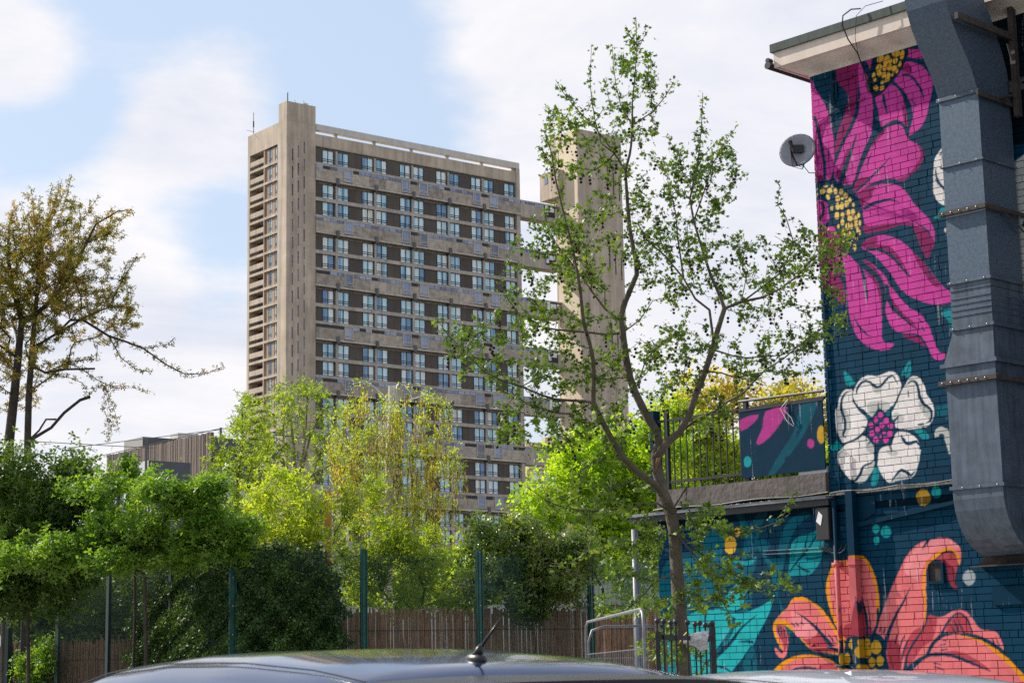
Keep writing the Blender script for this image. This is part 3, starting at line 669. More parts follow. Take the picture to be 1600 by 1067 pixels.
stroke('c', 'navy', (40, 44, 40, 30, 20, 4), (835, 560), (850, 690), (900, 800), (985, 890), (1090, 980), (1190, 1045))
stroke('d', 'navy', 14, (1025, 110), (1060, 150), (1075, 165)); stroke('d', 'navy', 14, (1060, 205), (1105, 245))
stroke('c', 'navy', (30, 45, 48, 46, 40, 30, 10), (560, 285), (650, 300), (740, 365), (830, 450), (900, 540), (970, 650), (1040, 740))
poly('d', 'dpink', (860, 293), (960, 288), (1040, 318), (1105, 402), (1000, 360), (930, 332))
poly('c', 'pink', (175, 268), (260, 230), (340, 224), (450, 260), (520, 340), (600, 410), (690, 480), (745, 540), (780, 650), (785, 800), (785, 1000), (793, 1130), (833, 1168), (908, 1180), (873, 1230), (793, 1252), (693, 1232), (613, 1190), (533, 1110), (483, 1000), (450, 880), (430, 740), (420, 600), (400, 440), (360, 340), (280, 272))
poly('c', 'dpink', (620, 440), (700, 480), (755, 560), (788, 700), (786, 900), (760, 700), (720, 560))
stroke('c', 'navy', (30, 36, 34, 26, 4), (560, 370), (590, 460), (610, 560), (625, 650), (640, 750))
stroke('d', 'navy', (4, 16, 18, 16, 4), (355, 80), (395, 170), (450, 240), (500, 290), (540, 305))
stroke('c', 'navy', (34, 40, 44, 46, 40, 30), (480, 240), (600, 370), (720, 460), (780, 560), (805, 720), (805, 900))
poly('c', 'dpink', (140, 300), (260, 285), (340, 325), (378, 400), (370, 470), (200, 440), (150, 400))
poly('c', 'dpink', (165, 455), (300, 470), (385, 560), (398, 770), (300, 700), (200, 610), (160, 520))
stroke('c', 'navy', 20, (150, 430), (220, 400), (330, 420), (380, 500)); stroke('c', 'navy', 26, (330, 300), (385, 400), (395, 520), (400, 640))
poly('b', 'navy', (110, 440), (200, 415), (300, 418), (420, 475), (520, 555), (572, 680), (592, 800), (592, 950), (560, 1110), (500, 1180), (400, 1120), (340, 1000), (245, 810), (205, 640), (110, 600))
dots('b', 'lyel', (170, 525, 28, 32), (243, 525, 28, 32), (303, 527, 21, 32), (363, 532, 22, 32), (407, 575, 24, 32), (222, 590, 20, 34, -20), (327, 602, 25, 34), (373, 600, 14, 20), (452, 620, 17, 26), (418, 655, 22, 38), (370, 680, 21, 40), (325, 685, 23, 38), (265, 700, 15, 30), (490, 670, 14, 24), (435, 750, 24, 34), (485, 745, 22, 34), (318, 780, 26, 40), (376, 775, 19, 30), (455, 812, 28, 32), (545, 775, 14, 32), (512, 820, 22, 42), (375, 850, 20, 36), (430, 892, 24, 38), (470, 890, 14, 34), (515, 880, 17, 34), (555, 860, 12, 36), (335, 890, 14, 24), (390, 965, 20, 44), (445, 985, 24, 40), (487, 980, 14, 40), (533, 930, 14, 34), (557, 955, 10, 30), (200, 478, 24, 11), (265, 475, 14, 12), (120, 505, 13, 12), (120, 560, 15, 15), (523, 1022, 15, 18), (380, 1050, 16, 22), (500, 1110, 18, 38), (445, 1070, 22, 18))
# --- white side flower
poly('b', 'wht', (1440, 60), (1370, 130), (1330, 220), (1322, 400), (1325, 540), (1370, 632), (1470, 685), (1600, 680), (1600, 40))
stroke('b', 'navy', (6, 24, 30, 24, 20), (1343, 280), (1360, 400), (1405, 475), (1465, 508), (1600, 520))
stroke('b', 'navy', 12, (1440, 80), (1400, 130), (1390, 160))
poly('b', 'teal', (1405, 695), (1375, 755), (1330, 812), (1460, 790), (1520, 720), (1460, 690))
poly('c', 'teal', (1405, 850), (1510, 815), (1600, 900), (1530, 1080), (1490, 960), (1440, 900))
poly('c', 'wht', (1440, -20), (1470, 60), (1500, 120), (1520, -20))
# --- white rose
poly('e', 'wht', (360, 340), (400, 250), (450, 200), (520, 175), (600, 185), (680, 155), (750, 134), (812, 165), (847, 250), (850, 330), (820, 420), (770, 490), (740, 540), (650, 600), (530, 600), (480, 560), (420, 510), (370, 440), (350, 380))
poly('e', 'wht', (345, 330), (280, 323), (230, 370), (203, 430), (193, 510), (168, 570), (175, 680), (205, 800), (240, 870), (290, 877), (370, 842), (440, 790), (495, 740), (500, 640), (480, 570), (400, 500), (352, 440), (342, 380))
poly('e', 'wht', (1000, 180), (1060, 218), (1097, 290), (1118, 370), (1160, 430), (1192, 500), (1197, 580), (1172, 660), (1122, 707), (1010, 736), (880, 740), (800, 722), (760, 620), (760, 520), (800, 440), (850, 350), (900, 268), (940, 203))
poly('e', 'wht', (210, 970), (260, 910), (360, 850), (440, 800), (505, 832), (562, 900), (583, 990), (578, 1062), (560, 1150), (500, 1250), (450, 1292), (390, 1292), (320, 1252), (258, 1190), (213, 1100), (203, 1020))
poly('e', 'wht', (750, 900), (800, 780), (900, 763), (990, 810), (1045, 880), (1057, 950), (1047, 1020), (1032, 1100), (1005, 1182), (960, 1242), (850, 1258), (750, 1292), (700, 1272), (640, 1190), (608, 1100), (608, 1010), (640, 940), (700, 910))
poly('e', 'gry', (560, 290), (610, 300), (655, 280), (640, 350), (600, 370), (570, 340)); poly('e', 'gry', (245, 520), (300, 560), (330, 680), (290, 800), (262, 780), (275, 650)); poly('e', 'gry', (1050, 440), (1150, 530), (1165, 640), (1100, 600), (1040, 500))
poly('e', 'gry', (500, 470), (640, 440), (740, 480), (700, 580), (540, 590)); poly('e', 'gry', (780, 560), (880, 600), (870, 660), (780, 660)); poly('e', 'gry', (480, 840), (560, 900), (575, 980), (500, 960)); poly('e', 'gry', (690, 960), (790, 950), (820, 990), (760, 1020))
poly('e', 'gry', (570, 1080), (555, 1160), (500, 1250), (450, 1290), (400, 1290), (450, 1190), (520, 1120)); poly('e', 'gry', (760, 1275), (830, 1200), (900, 1210), (960, 1238), (870, 1262))
poly('e', 'teal', (560, 1160), (600, 1100), (622, 1200), (602, 1312), (543, 1312))
for w, pts in [((6, 24, 26, 22, 34, 30, 26, 24, 18, 6), [(385, 365), (405, 295), (455, 243), (510, 238), (560, 275), (610, 298), (660, 268), (712, 205), (775, 188), (818, 270)]),
               ((6, 18, 26, 30, 30, 28, 20, 4), [(335, 335), (268, 368), (233, 440), (235, 545), (265, 640), (268, 730), (250, 795), (288, 830)]),
               ((4, 18, 24, 30, 34, 34, 30, 26, 24, 6), [(905, 285), (945, 244), (992, 240), (1030, 300), (1045, 400), (1090, 472), (1150, 522), (1172, 590), (1155, 650), (1105, 682)]),
               ((6, 20, 22, 30, 26, 8), [(578, 1050), (535, 1090), (460, 1125), (425, 1205), (375, 1268), (320, 1262)]),
               ((6, 34, 36, 30, 24, 10), [(850, 790), (880, 850), (930, 888), (1000, 868), (1045, 900), (1050, 950)]),
               ((6, 22, 30, 34, 30, 6), [(745, 1285), (800, 1215), (850, 1162), (905, 1180), (955, 1212), (1003, 1165)]),
               ((8, 24, 40, 30), [(345, 430), (400, 510), (450, 550), (530, 620)]), ((30, 20, 16), [(740, 560), (800, 450), (852, 330)]), ((30, 24, 16), [(490, 740), (400, 830), (240, 895)]), ((20, 20, 10), [(800, 735), (950, 748), (1120, 715)]),
               ((70, 50, 40, 30), [(600, 880), (595, 960), (592, 1040), (590, 1130)]), (20, [(1020, 690), (1060, 690), (1100, 678)]), (12, [(925, 330), (925, 370), (935, 405)])]:
    stroke('e', 'navy', w, *pts)
poly('e', 'navy', (620, 520), (690, 560), (760, 620), (792, 700), (792, 790), (750, 880), (660, 922), (560, 902), (508, 820), (488, 720), (520, 640), (570, 590), k=3)
for w, pts in [((4, 30), [(615, 455), (620, 560)]), ((70, 20, 10), [(700, 590), (735, 530), (760, 490)]), ((6, 34), [(835, 598), (770, 660)]), ((4, 26), [(445, 703), (510, 735)]), ((4, 24), [(495, 910), (545, 850)]), ((24, 4), [(730, 900), (757, 975)]), ((20, 60), [(470, 550), (530, 640)])]: stroke('e', 'navy', w, *pts)
poly('e', 'mteal', (700, 570), (740, 520), (755, 560), (720, 610)); poly('e', 'mteal', (490, 570), (530, 600), (520, 640), (490, 620))
dots('e', 'pink', (638, 590, 26, 36), (590, 635, 24, 33), (697, 650, 28, 38), (543, 692, 28, 29), (653, 695, 26, 33), (742, 700, 29, 30), (605, 742, 26, 33), (548, 780, 28, 32), (675, 770, 23, 18), (738, 785, 28, 36), (590, 845, 29, 38), (640, 815, 11, 20), (693, 845, 29, 38))
poly('e', 'teal', (260, 133), (312, 170), (352, 222), (374, 262), (290, 282), (265, 220)); poly('e', 'teal', (948, 22), (953, 165), (910, 195), (880, 172), (852, 182), (880, 108)); stroke('e', 'navy', 12, (940, 60), (920, 120), (900, 190))
poly('e', 'teal', (990, 750), (1080, 743), (1122, 780), (1147, 827), (1080, 842), (1030, 792)); poly('e', 'teal', (190, 848), (212, 880), (248, 920), (200, 962), (118, 947), (150, 890))
poly('e', 'mteal', (1210, 500), (1380, 470), (1390, 640), (1310, 640), (1325, 590), (1230, 605), k=1)
stroke('e', 'gry', (90, 80, 70, 90, 110), (1250, 810), (1245, 765), (1290, 750), (1350, 830), (1400, 980)); dots('e', 'navy', (1275, 815, 30, 35))
dots('e', 'pink', (1250, -12, 45, 32))
dots('f', 'yel', (1082, 645, 75, 88)); dots('f', 'bteal', (1220, 590, 50, 62), (592, 972, 38, 48), (697, 1005, 55, 65), (597, 1090, 30, 46))
# --- leaves of the lower wall
poly('g', 'mteal', (740, 190), (640, 260), (550, 380), (470, 480), (430, 700), (380, 860), (600, 900), (720, 560), (745, 400), k=2)
poly('g', 'mteal', (935, 610), (950, 450), (1000, 300), (1130, 60), (1200, 90), (1130, 280), (1090, 450), (1060, 560), (1000, 612), k=2)
poly('g', 'mteal', (830, 110), (900, 100), (950, 200), (990, 260), (960, 330), (900, 240), k=2)
poly('g', 'mteal', (1080, 480), (1130, 410), (1215, 450), (1225, 490), (1180, 560), (1110, 520), k=2)
poly('g', 'mteal', (1100, 500), (1210, 600), (1370, 620), (1345, 760), (1310, 1000), (1400, 1200), (1480, 1320), (1400, 1400), (1330, 1160), (1270, 950), (1220, 740), (1150, 600), k=2)
poly('g', 'mteal', (1310, 540), (1345, 350), (1420, 220), (1560, 120), (1640, 160), (1500, 280), (1420, 450), (1370, 640), k=2)
dots('g', 'mteal', (1235, 210, 32, 45)); dots('g', 'navy', (1060, 300, 16, 24), (1060, 368, 14, 20), (1048, 440, 14, 22), (1020, 470, 10, 14), (1030, 530, 18, 34), (1000, 580, 20, 30))
dots('g', 'yel', (807, 475, 62, 98), (880, 338, 33, 50))
poly('g', 'mteal', (370, 600), (780, 605), (900, 640), (1010, 640), (1085, 592), (1062, 720), (985, 900), (950, 1080), (930, 1200), (120, 1300), (110, 700))
stroke('g', 'teal', (10, 40, 46, 20), (770, 615), (900, 655), (1010, 655), (1080, 600))
poly('g', 'bteal', (900, 820), (840, 900), (760, 1010), (700, 1120), (900, 1150), (960, 1000), (1010, 860), k=2); poly('g', 'navy', (850, 845), (890, 810), (870, 870), (750, 1000), (600, 1067), (720, 960))
poly('h', 'bteal', (395, 345), (540, 298), (700, 300), (840, 335), (960, 330), (1110, 270), (1235, 208), (1225, 300), (1180, 400), (1085, 580), (1030, 700), (940, 830), (842, 935), (700, 1010), (120, 1070), (110, 700), (300, 420))
for w, pts in [((30, 16, 24), [(548, 295), (545, 420), (540, 500)]), ((30, 60, 30, 20), [(660, 120), (720, 0), (760, -80), (850, -90)]), ((6, 20, 40, 50), [(1090, 352), (940, 475), (800, 650), (640, 800)]), ((30, 40, 40, 30), [(640, 765), (740, 640), (820, 520), (845, 380)]),
               ((4, 20, 30), [(880, 640), (960, 628), (1050, 640)]), ((30, 22, 12), [(620, 880), (740, 905), (830, 960)]), ((40, 30, 20), [(1040, 680), (940, 820), (830, 950)]), ((20, 40, 30), [(380, 330), (480, 290), (640, 290)]), ((20, 30, 20), [(860, 320), (950, 270), (970, 150)])]: stroke('h', 'navy', w, *pts)
stroke('h', 'mteal', (10, 40, 30, 14), (845, 400), (800, 560), (720, 680), (560, 860))
poly('h', 'mteal', (1020, 700), (1065, 730), (1085, 980), (990, 990), (940, 860)); stroke('h', 'navy', 12, (1060, 740), (1040, 860), (1010, 980))
poly('h', 'mteal', (960, 200), (1010, 120), (1030, 200), (1020, 280), (960, 270)); dots('h', 'navy', (1000, 180, 14, 18), (1003, 240, 20, 26))
poly('i', 'teal', (278, 505), (305, 220), (330, 170), (400, 112), (480, 95), (560, 60), (640, -10), (650, 120), (635, 300), (600, 400), (560, 450), (490, 520), (300, 532), (275, 580), (240, 582), (243, 540), k=3)
for w, pts in [((14, 24, 26, 10), [(288, 495), (380, 365), (460, 285), (600, 60)]), ((10, 18, 18), [(440, 345), (520, 350), (640, 325)]), ((10, 22, 20), [(360, 410), (430, 460), (500, 490)]), ((6, 14, 10), [(480, 100), (460, 190), (440, 290)]), ((6, 10, 10), [(365, 160), (350, 260), (330, 380)])]: stroke('i', 'navy', w, *pts)
# --- coral flower
poly('j', 'oran', (120, 480), (128, 430), (210, 330), (270, 280), (310, 200), (370, 168), (460, 178), (560, 240), (645, 310), (722, 420), (790, 530), (860, 640), (900, 705), (850, 765), (700, 755), (540, 722), (440, 642), (375, 575), (305, 505), (235, 462), (170, 455), (147, 490), (175, 580), (222, 680), (212, 722), (150, 605), (120, 520))
poly('j', 'coral', (150, 412), (230, 325), (288, 272), (325, 213), (395, 205), (490, 222), (580, 295), (680, 412), (760, 535), (850, 655), (870, 740), (740, 748), (570, 722), (480, 650), (400, 570), (335, 490), (265, 425), (205, 402))
poly('j', 'dcoral', (400, 570), (520, 590), (575, 540), (620, 560), (700, 640), (850, 740), (640, 745), (520, 700))
poly('j', 'lcoral', (350, 560), (430, 600), (520, 590), (580, 535), (480, 430), (370, 340), (300, 320), (330, 480))
poly('j', 'coral', (155, 478), (200, 457), (250, 500), (277, 600), (272, 700), (250, 782), (208, 808), (160, 772), (138, 710), (150, 698), (190, 742), (222, 752), (217, 690), (172, 590), (145, 515))
poly('j', 'dcoral', (160, 480), (200, 462), (245, 505), (268, 600), (262, 690), (235, 740), (225, 660), (190, 590), (155, 520))
for pts in [[(165, 470), (180, 540), (200, 590)], [(200, 465), (205, 520), (210, 570)], [(230, 490), (238, 540), (240, 590)], [(310, 430), (335, 460), (350, 485)], [(350, 430), (370, 455), (388, 475)], [(405, 425), (420, 440), (438, 458)], [(690, 548), (720, 595), (760, 640)], [(755, 560), (780, 590), (805, 625)]]: stroke('j', 'navy', 13, *pts)
stroke('j', 'navy', (4, 18, 30, 40, 50, 50), (350, 325), (450, 388), (560, 480), (680, 620), (760, 700), (840, 745))
poly('j', 'oran', (100, 970), (150, 905), (210, 850), (330, 790), (480, 767), (620, 790), (720, 822), (800, 880), (835, 1000), (820, 1100), (60, 1100))
poly('j', 'coral', (150, 980), (250, 880), (340, 825), (480, 795), (600, 800), (710, 840), (790, 895), (815, 1010), (810, 1100), (110, 1100))
poly('j', 'dcoral', (590, 900), (700, 860), (790, 910), (812, 1010), (700, 990))
stroke('j', 'navy', (10, 24, 28, 24, 10), (255, 972), (350, 918), (480, 905), (600, 930), (720, 985)); stroke('j', 'navy', (20, 30, 34), (560, 740), (720, 800), (840, 900))
poly('i', 'oran', (802, 373), (735, 425), (693, 530), (670, 640), (690, 800), (732, 950), (782, 1060), (860, 1200), (1150, 1180), (1205, 960), (1228, 880), (1222, 750), (1200, 600), (1160, 480), (1105, 370), (1045, 318), (960, 330), (850, 372))
poly('i', 'coral', (825, 376), (765, 430), (722, 530), (706, 640), (724, 800), (765, 950), (830, 1080), (890, 1200), (1150, 1200), (1188, 960), (1192, 880), (1188, 700), (1156, 560), (1105, 430), (1040, 352), (960, 335), (940, 400), (925, 425), (885, 425), (850, 385))
poly('i', 'dcoral', (860, 1060), (920, 1020), (1000, 1000), (1100, 1040), (1160, 1100), (1150, 1180), (870, 1180)); poly('i', 'dcoral', (1040, 800), (1070, 900), (1090, 1067), (1000, 1067))
for w, pts in [((4, 16, 4), [(770, 610), (770, 730), (790, 860)]), ((4, 14, 4), [(810, 690), (815, 790), (832, 870)]), ((4, 20, 26, 20), [(938, 580), (955, 760), (985, 950), (995, 1150)]), ((4, 26, 30, 20), [(1045, 740), (1070, 860), (1095, 1000), (1105, 1170)]), ((4, 14, 14, 14), [(1100, 770), (1120, 900), (1130, 1000), (1135, 1170)]), ((4, 10), [(855, 840), (862, 910)])]: stroke('i', 'navy', w, *pts)
poly('k', 'coral', (640, 148), (770, 134), (860, 165), (930, 240), (947, 320), (932, 405), (915, 412), (890, 330), (830, 282), (750, 292), (680, 342), (620, 422), (590, 520), (580, 650), (585, 850), (570, 1010), (520, 1110), (440, 1220), (390, 1340), (355, 1500), (330, 1660), (240, 1660), (200, 1500), (170, 1360), (160, 1240), (120, 1160), (60, 1110), (90, 1000), (140, 860), (200, 700), (260, 560), (330, 410), (400, 290), (500, 195))
poly('k', 'lcoral', (640, 150), (770, 140), (855, 170), (920, 240), (700, 260), (560, 420), (480, 560), (350, 470), (420, 300), (510, 210))
poly('k', 'dcoral', (170, 1230), (240, 1190), (300, 1250), (330, 1400), (300, 1560), (240, 1640), (200, 1500)); poly('k', 'dcoral', (430, 1120), (540, 1060), (520, 1110), (440, 1220), (390, 1340), (370, 1460), (350, 1300))
stroke('k', 'oran', (10, 34, 38, 36, 32, 28, 26, 26, 20), (925, 408), (905, 315), (830, 252), (740, 275), (640, 365), (580, 460), (556, 580), (560, 720), (572, 860)); stroke('k', 'oran', (20, 16, 10), (572, 850), (560, 1000), (530, 1090))
stroke('k', 'navy', (12, 16, 20, 12), (900, 380), (880, 310), (820, 272), (730, 300))
poly('k', 'dcoral', (690, 352), (760, 300), (830, 287), (888, 322), (906, 420), (886, 520), (880, 600), (908, 662), (850, 642), (810, 560), (795, 450), (770, 385), (720, 362))
stroke('k', 'navy', (26, 24, 4), (612, 150), (575, 198), (540, 252)); stroke('k', 'navy', (4, 22, 28, 32, 40, 46, 50), (418, 640), (350, 790), (285, 900), (220, 1040), (180, 1140), (150, 1250), (140, 1340))
stroke('k', 'navy', (20, 26, 30, 40, 50), (75, 860), (75, 1000), (55, 1080), (25, 1160), (10, 1200)); stroke('l', 'navy', (6, 20, 34, 44, 50), (560, 400), (530, 540), (440, 680), (390, 800), (350, 980))
for pts in [[(405, 590), (355, 700), (322, 850)], [(355, 570), (320, 650), (293, 755)], [(290, 550), (265, 610), (258, 665)], [(160, 475), (145, 520), (135, 550)], [(112, 480), (100, 510), (95, 540)]]: stroke('l', 'navy', 16, *pts)
poly('l', 'coral', (610, 360), (680, 380), (760, 370), (850, 318), (940, 298), (1020, 340), (1080, 420), (1150, 500), (1230, 515), (1300, 530), (1350, 590), (1388, 715), (1300, 655), (1200, 600), (1080, 560), (960, 545), (860, 540), (780, 540), (700, 600), (640, 680), (590, 770), (530, 800), (440, 900), (390, 935), (388, 800), (440, 690), (520, 560), (580, 450))
poly('l', 'dcoral', (610, 360), (690, 382), (682, 500), (640, 620), (545, 690), (480, 780), (400, 910), (388, 800), (440, 690), (520, 560), (580, 450))
poly('l', 'dcoral', (785, 535), (830, 420), (900, 352), (960, 350), (1020, 400), (1062, 545), (950, 540))
for w, pts in [((30, 22, 18, 18, 20, 14), [(735, 565), (800, 440), (880, 352), (950, 342), (1025, 430), (1070, 560)]), ((4, 24), [(840, 450), (872, 530)]), ((4, 26), [(868, 395), (922, 530)]), ((4, 24), [(900, 370), (972, 540)]), ((4, 16), [(1300, 570), (1340, 675)]), ((4, 14), [(1250, 590), (1290, 645)])]: stroke('l', 'navy', w, *pts)
poly('l', 'coral', (605, 775), (640, 700), (720, 612), (800, 572), (900, 560), (1000, 580), (1150, 630), (1300, 720), (1420, 812), (1500, 902), (1620, 1020), (1700, 1300), (330, 1300), (430, 960), (520, 850))
stroke('l', 'oran', (4, 16, 22, 40, 46, 46, 50), (860, 556), (1000, 582), (1150, 630), (1310, 735), (1430, 835), (1530, 940), (1640, 1060))
poly('l', 'dcoral', (760, 742), (880, 728), (1000, 758), (1100, 820), (1200, 885), (1258, 945), (1100, 885), (980, 825), (850, 765))
stroke('l', 'navy', (44, 44, 36, 34, 34, 34, 28, 20, 4), (380, 930), (460, 858), (560, 795), (660, 765), (800, 768), (920, 800), (1050, 855), (1160, 900), (1255, 945)); stroke('l', 'navy', (30, 40, 36, 26), (590, 775), (645, 665), (725, 580), (810, 540)); stroke('l', 'navy', (10, 26, 30, 36, 40), (960, 545), (1080, 568), (1200, 612), (1320, 690), (1440, 790))
poly('l', 'navy', (400, 1100), (440, 1030), (510, 975), (600, 960), (700, 990), (800, 1070), (900, 1200), (420, 1200)); 
for x in (500, 570, 640): stroke('l', 'dcoral', 26, (x, 1010), (x + 10, 1060), (x + 12, 1200))
for pts in [[(650, 857), (700, 862), (745, 872)], [(655, 892), (710, 905), (765, 925)], [(720, 675), (755, 663), (792, 660)], [(720, 725), (765, 718), (810, 708)], [(750, 625), (775, 618), (800, 620)]]: stroke('l', 'navy', 13, *pts)
poly('j', 'navy', (848, 790), (868, 690), (890, 590), (1000, 570), (1100, 578), (1200, 580), (1262, 650), (1284, 760), (1305, 900), (1345, 1080), (1360, 1200), (780, 1200), (815, 1000), (830, 900), k=3)
dots('j', 'yol', (955, 660, 45, 60), (1100, 640, 35, 40), (1090, 740, 55, 62), (1193, 690, 57, 73), (890, 815, 32, 65), (990, 800, 35, 70), (1150, 845, 37, 53), (1235, 830, 38, 58), (868, 980, 48, 85), (1010, 960, 33, 70), (1090, 930, 33, 66), (1183, 975, 43, 68), (960, 1070, 34, 40), (1060, 1080, 34, 40), (900, 1150, 44, 60), (1000, 1180, 44, 60), (1120, 1150, 44, 60), (1220, 1150, 44, 60))
for x in (1252, 1290): stroke('j', 'oran', (26, 26), (x, 925), (x + 45, 1080), taper=False)
dots('k', 'lgr', (1028, 548, 68, 80))
# --- painted board on the terrace railing (same artwork continued)
def fp(pts): return [(1000 + x / 2.6667, 560 + y / 2.6667) for x, y in pts]
for colr, pts in [('pink', [(425, 255), (500, 235), (480, 270), (428, 303)]), ('pink', [(530, 222), (622, 203), (580, 290), (520, 352), (490, 352), (518, 290)]), ('mteal', [(680, 192), (748, 182), (700, 300), (640, 390), (560, 492), (540, 485), (600, 380), (650, 300)])]:
    raster(wuz(cr(fp(pts), True, 2)), PAL[colr])
for colr, cx, cy, rx, ry in [('bteal', 455, 430, 16, 24), ('pink', 718, 355, 15, 21), ('yel', 762, 318, 18, 38), ('navy', 665, 310, 8, 9), ('navy', 658, 325, 5, 5), ('navy', 620, 420, 9, 12), ('navy', 605, 450, 8, 12)]:
    raster(wuz(fp([(cx + rx * math.cos(a), cy + ry * math.sin(a)) for a in np.linspace(0, 6.28, 14)])), PAL[colr])
# black patch high on the wall and whitewashed bricks beside the duct
raster([(2.42, 6.95), (3.2, 6.85), (3.2, 8.6), (2.3, 8.6), (2.35, 7.6)], PAL['dkn'] * .35)
raster([(2.56, 5.3), (3.2, 5.3), (3.2, 6.75), (2.9, 6.9), (2.56, 6.75)], PAL['gry'])
raster([(2.6, 6.05), (3.2, 5.95), (3.2, 6.2), (2.7, 6.25)], PAL['navy'])
IMG = np.minimum(IMG * .84, .72)
im = bpy.data.images.new('mural_paint', NW, NH, float_buffer=False); im.colorspace_settings.name = 'sRGB'
for _ in range(2): IMG = (IMG + np.roll(IMG, 1, 0) + np.roll(IMG, -1, 0) + np.roll(IMG, 1, 1) + np.roll(IMG, -1, 1)) / 5     # soft spray edge
lin = np.clip(IMG, 0, 1); srgb = np.where(lin <= .0031308, lin * 12.92, 1.055 * lin ** (1 / 2.4) - .055)
buf = np.ones((NH, NW, 4), np.float32); buf[..., :3] = srgb; im.pixels.foreach_set(buf.ravel()); im.update(); im.pack()
def muralmat(name, dark=1., rough=.62, bumpy=.12):
    m = bpy.data.materials.new(name); m.use_nodes = True; t = m.node_tree; b = t.nodes['Principled BSDF']
    g = nd(t, 'ShaderNodeNewGeometry'); sub = nd(t, 'ShaderNodeVectorMath', operation='SUBTRACT'); lk(t, g.outputs['Position'], sub.inputs[0]); sub.inputs[1].default_value = tuple(WO)
    dt = nd(t, 'ShaderNodeVectorMath', operation='DOT_PRODUCT'); lk(t, sub.outputs[0], dt.inputs[0]); dt.inputs[1].default_value = tuple(Wd)
    sx = nd(t, 'ShaderNodeSeparateXYZ'); lk(t, sub.outputs[0], sx.inputs[0])
    wn = nd(t, 'ShaderNodeTexNoise'); wn.inputs['Scale'].default_value = 24; wn.inputs['Detail'].default_value = 3; lk(t, g.outputs['Position'], wn.inputs['Vector'])
    wob_ = mth(t, 'MULTIPLY', mth(t, 'SUBTRACT', wn.outputs['Fac'], .5), .022)
    uu, zz_ = mth(t, 'ADD', dt.outputs['Value'], wob_), mth(t, 'ADD', sx.outputs[2], wob_)
    cb = nd(t, 'ShaderNodeCombineXYZ'); lk(t, mth(t, 'DIVIDE', mth(t, 'SUBTRACT', uu, UL), UR - UL), cb.inputs[0]); lk(t, mth(t, 'DIVIDE', zz_, ZH), cb.inputs[1])
    row = mth(t, 'FLOOR', mth(t, 'DIVIDE', sx.outputs[2], .075)); bc = nd(t, 'ShaderNodeCombineXYZ'); lk(t, row, bc.inputs[0]); lk(t, mth(t, 'FLOOR', mth(t, 'ADD', mth(t, 'DIVIDE', dt.outputs['Value'], .17), mth(t, 'MULTIPLY', row, .37))), bc.inputs[1])
    wh = nd(t, 'ShaderNodeTexWhiteNoise', noise_dimensions='2D'); lk(t, bc.outputs[0], wh.inputs['Vector'])
    ti = nd(t, 'ShaderNodeTexImage'); ti.image = im; ti.extension = 'EXTEND'; lk(t, cb.outputs[0], ti.inputs[0])
    # uneven paint, pale drips and grime; dark also carries the painted joint shade
    n = nd(t, 'ShaderNodeTexNoise'); n.inputs['Scale'].default_value = 5; n.inputs['Detail'].default_value = 8; n.inputs['Roughness'].default_value = .65; lk(t, g.outputs['Position'], n.inputs['Vector'])
    mv = mth(t, 'MULTIPLY', mth(t, 'ADD', mth(t, 'ADD', mth(t, 'MULTIPLY', n.outputs['Fac'], .7), .58), mth(t, 'MULTIPLY', wh.outputs['Value'], .14)), dark)
    mi = nd(t, 'ShaderNodeMix', data_type='RGBA'); mi.blend_type = 'MULTIPLY'; mi.inputs[0].default_value = 1; lk(t, ti.outputs[0], mi.inputs[6])
    cv = nd(t, 'ShaderNodeCombineXYZ')
    for i in range(3): lk(t, mv, cv.inputs[i])
    lk(t, cv.outputs[0], mi.inputs[7])
    mp = nd(t, 'ShaderNodeMapping'); mp.inputs['Scale'].default_value = (30, 30, 1.6); lk(t, g.outputs['Position'], mp.inputs['Vector'])
    dn = nd(t, 'ShaderNodeTexNoise'); dn.inputs['Scale'].default_value = 1; dn.inputs['Detail'].default_value = 3; lk(t, mp.outputs[0], dn.inputs['Vector'])
    pn = nd(t, 'ShaderNodeTexNoise'); pn.inputs['Scale'].default_value = 1.1; pn.inputs['Detail'].default_value = 2; lk(t, g.outputs['Position'], pn.inputs['Vector'])
    fine = nd(t, 'ShaderNodeTexNoise'); fine.inputs['Scale'].default_value = 55; fine.inputs['Detail'].default_value = 2; lk(t, g.outputs['Position'], fine.inputs['Vector'])
    dr = mth(t, 'ADD', dn.outputs['Fac'], mth(t, 'ADD', mth(t, 'MULTIPLY', mth(t, 'SUBTRACT', pn.outputs['Fac'], .5), .55), mth(t, 'MULTIPLY', mth(t, 'SUBTRACT', fine.outputs['Fac'], .5), .25)))
    r = nd(t, 'ShaderNodeMapRange', interpolation_type='SMOOTHSTEP'); lk(t, dr, r.inputs[0]); r.inputs[1].default_value = .69; r.inputs[2].default_value = .81; r.inputs[4].default_value = .5
    m2 = nd(t, 'ShaderNodeMix', data_type='RGBA'); lk(t, r.outputs[0], m2.inputs[0]); lk(t, mi.outputs[2], m2.inputs[6]); m2.inputs[7].default_value = (.42, .42, .44, 1)
    lk(t, m2.outputs[2], b.inputs['Base Color']); b.inputs['Roughness'].default_value = rough; b.inputs['Specular IOR Level'].default_value = .08
    bp = nd(t, 'ShaderNodeBump'); bp.inputs['Strength'].default_value = bumpy; bp.inputs['Distance'].default_value = .01; lk(t, fine.outputs['Fac'], bp.inputs['Height']); lk(t, bp.outputs[0], b.inputs['Normal'])
    return m
m_mur = muralmat('mural_paint'); m_joint = muralmat('mural_joint_shade', .30, .9); m_murp = muralmat('mural_paint_metal', .72, .5, .03)  # joint colour darkened to paint in the shade of the recessed beds
bld = thing('mural_building', 'two storey brick building painted with giant pink, white and coral flowers', 'building', WO, WROT)
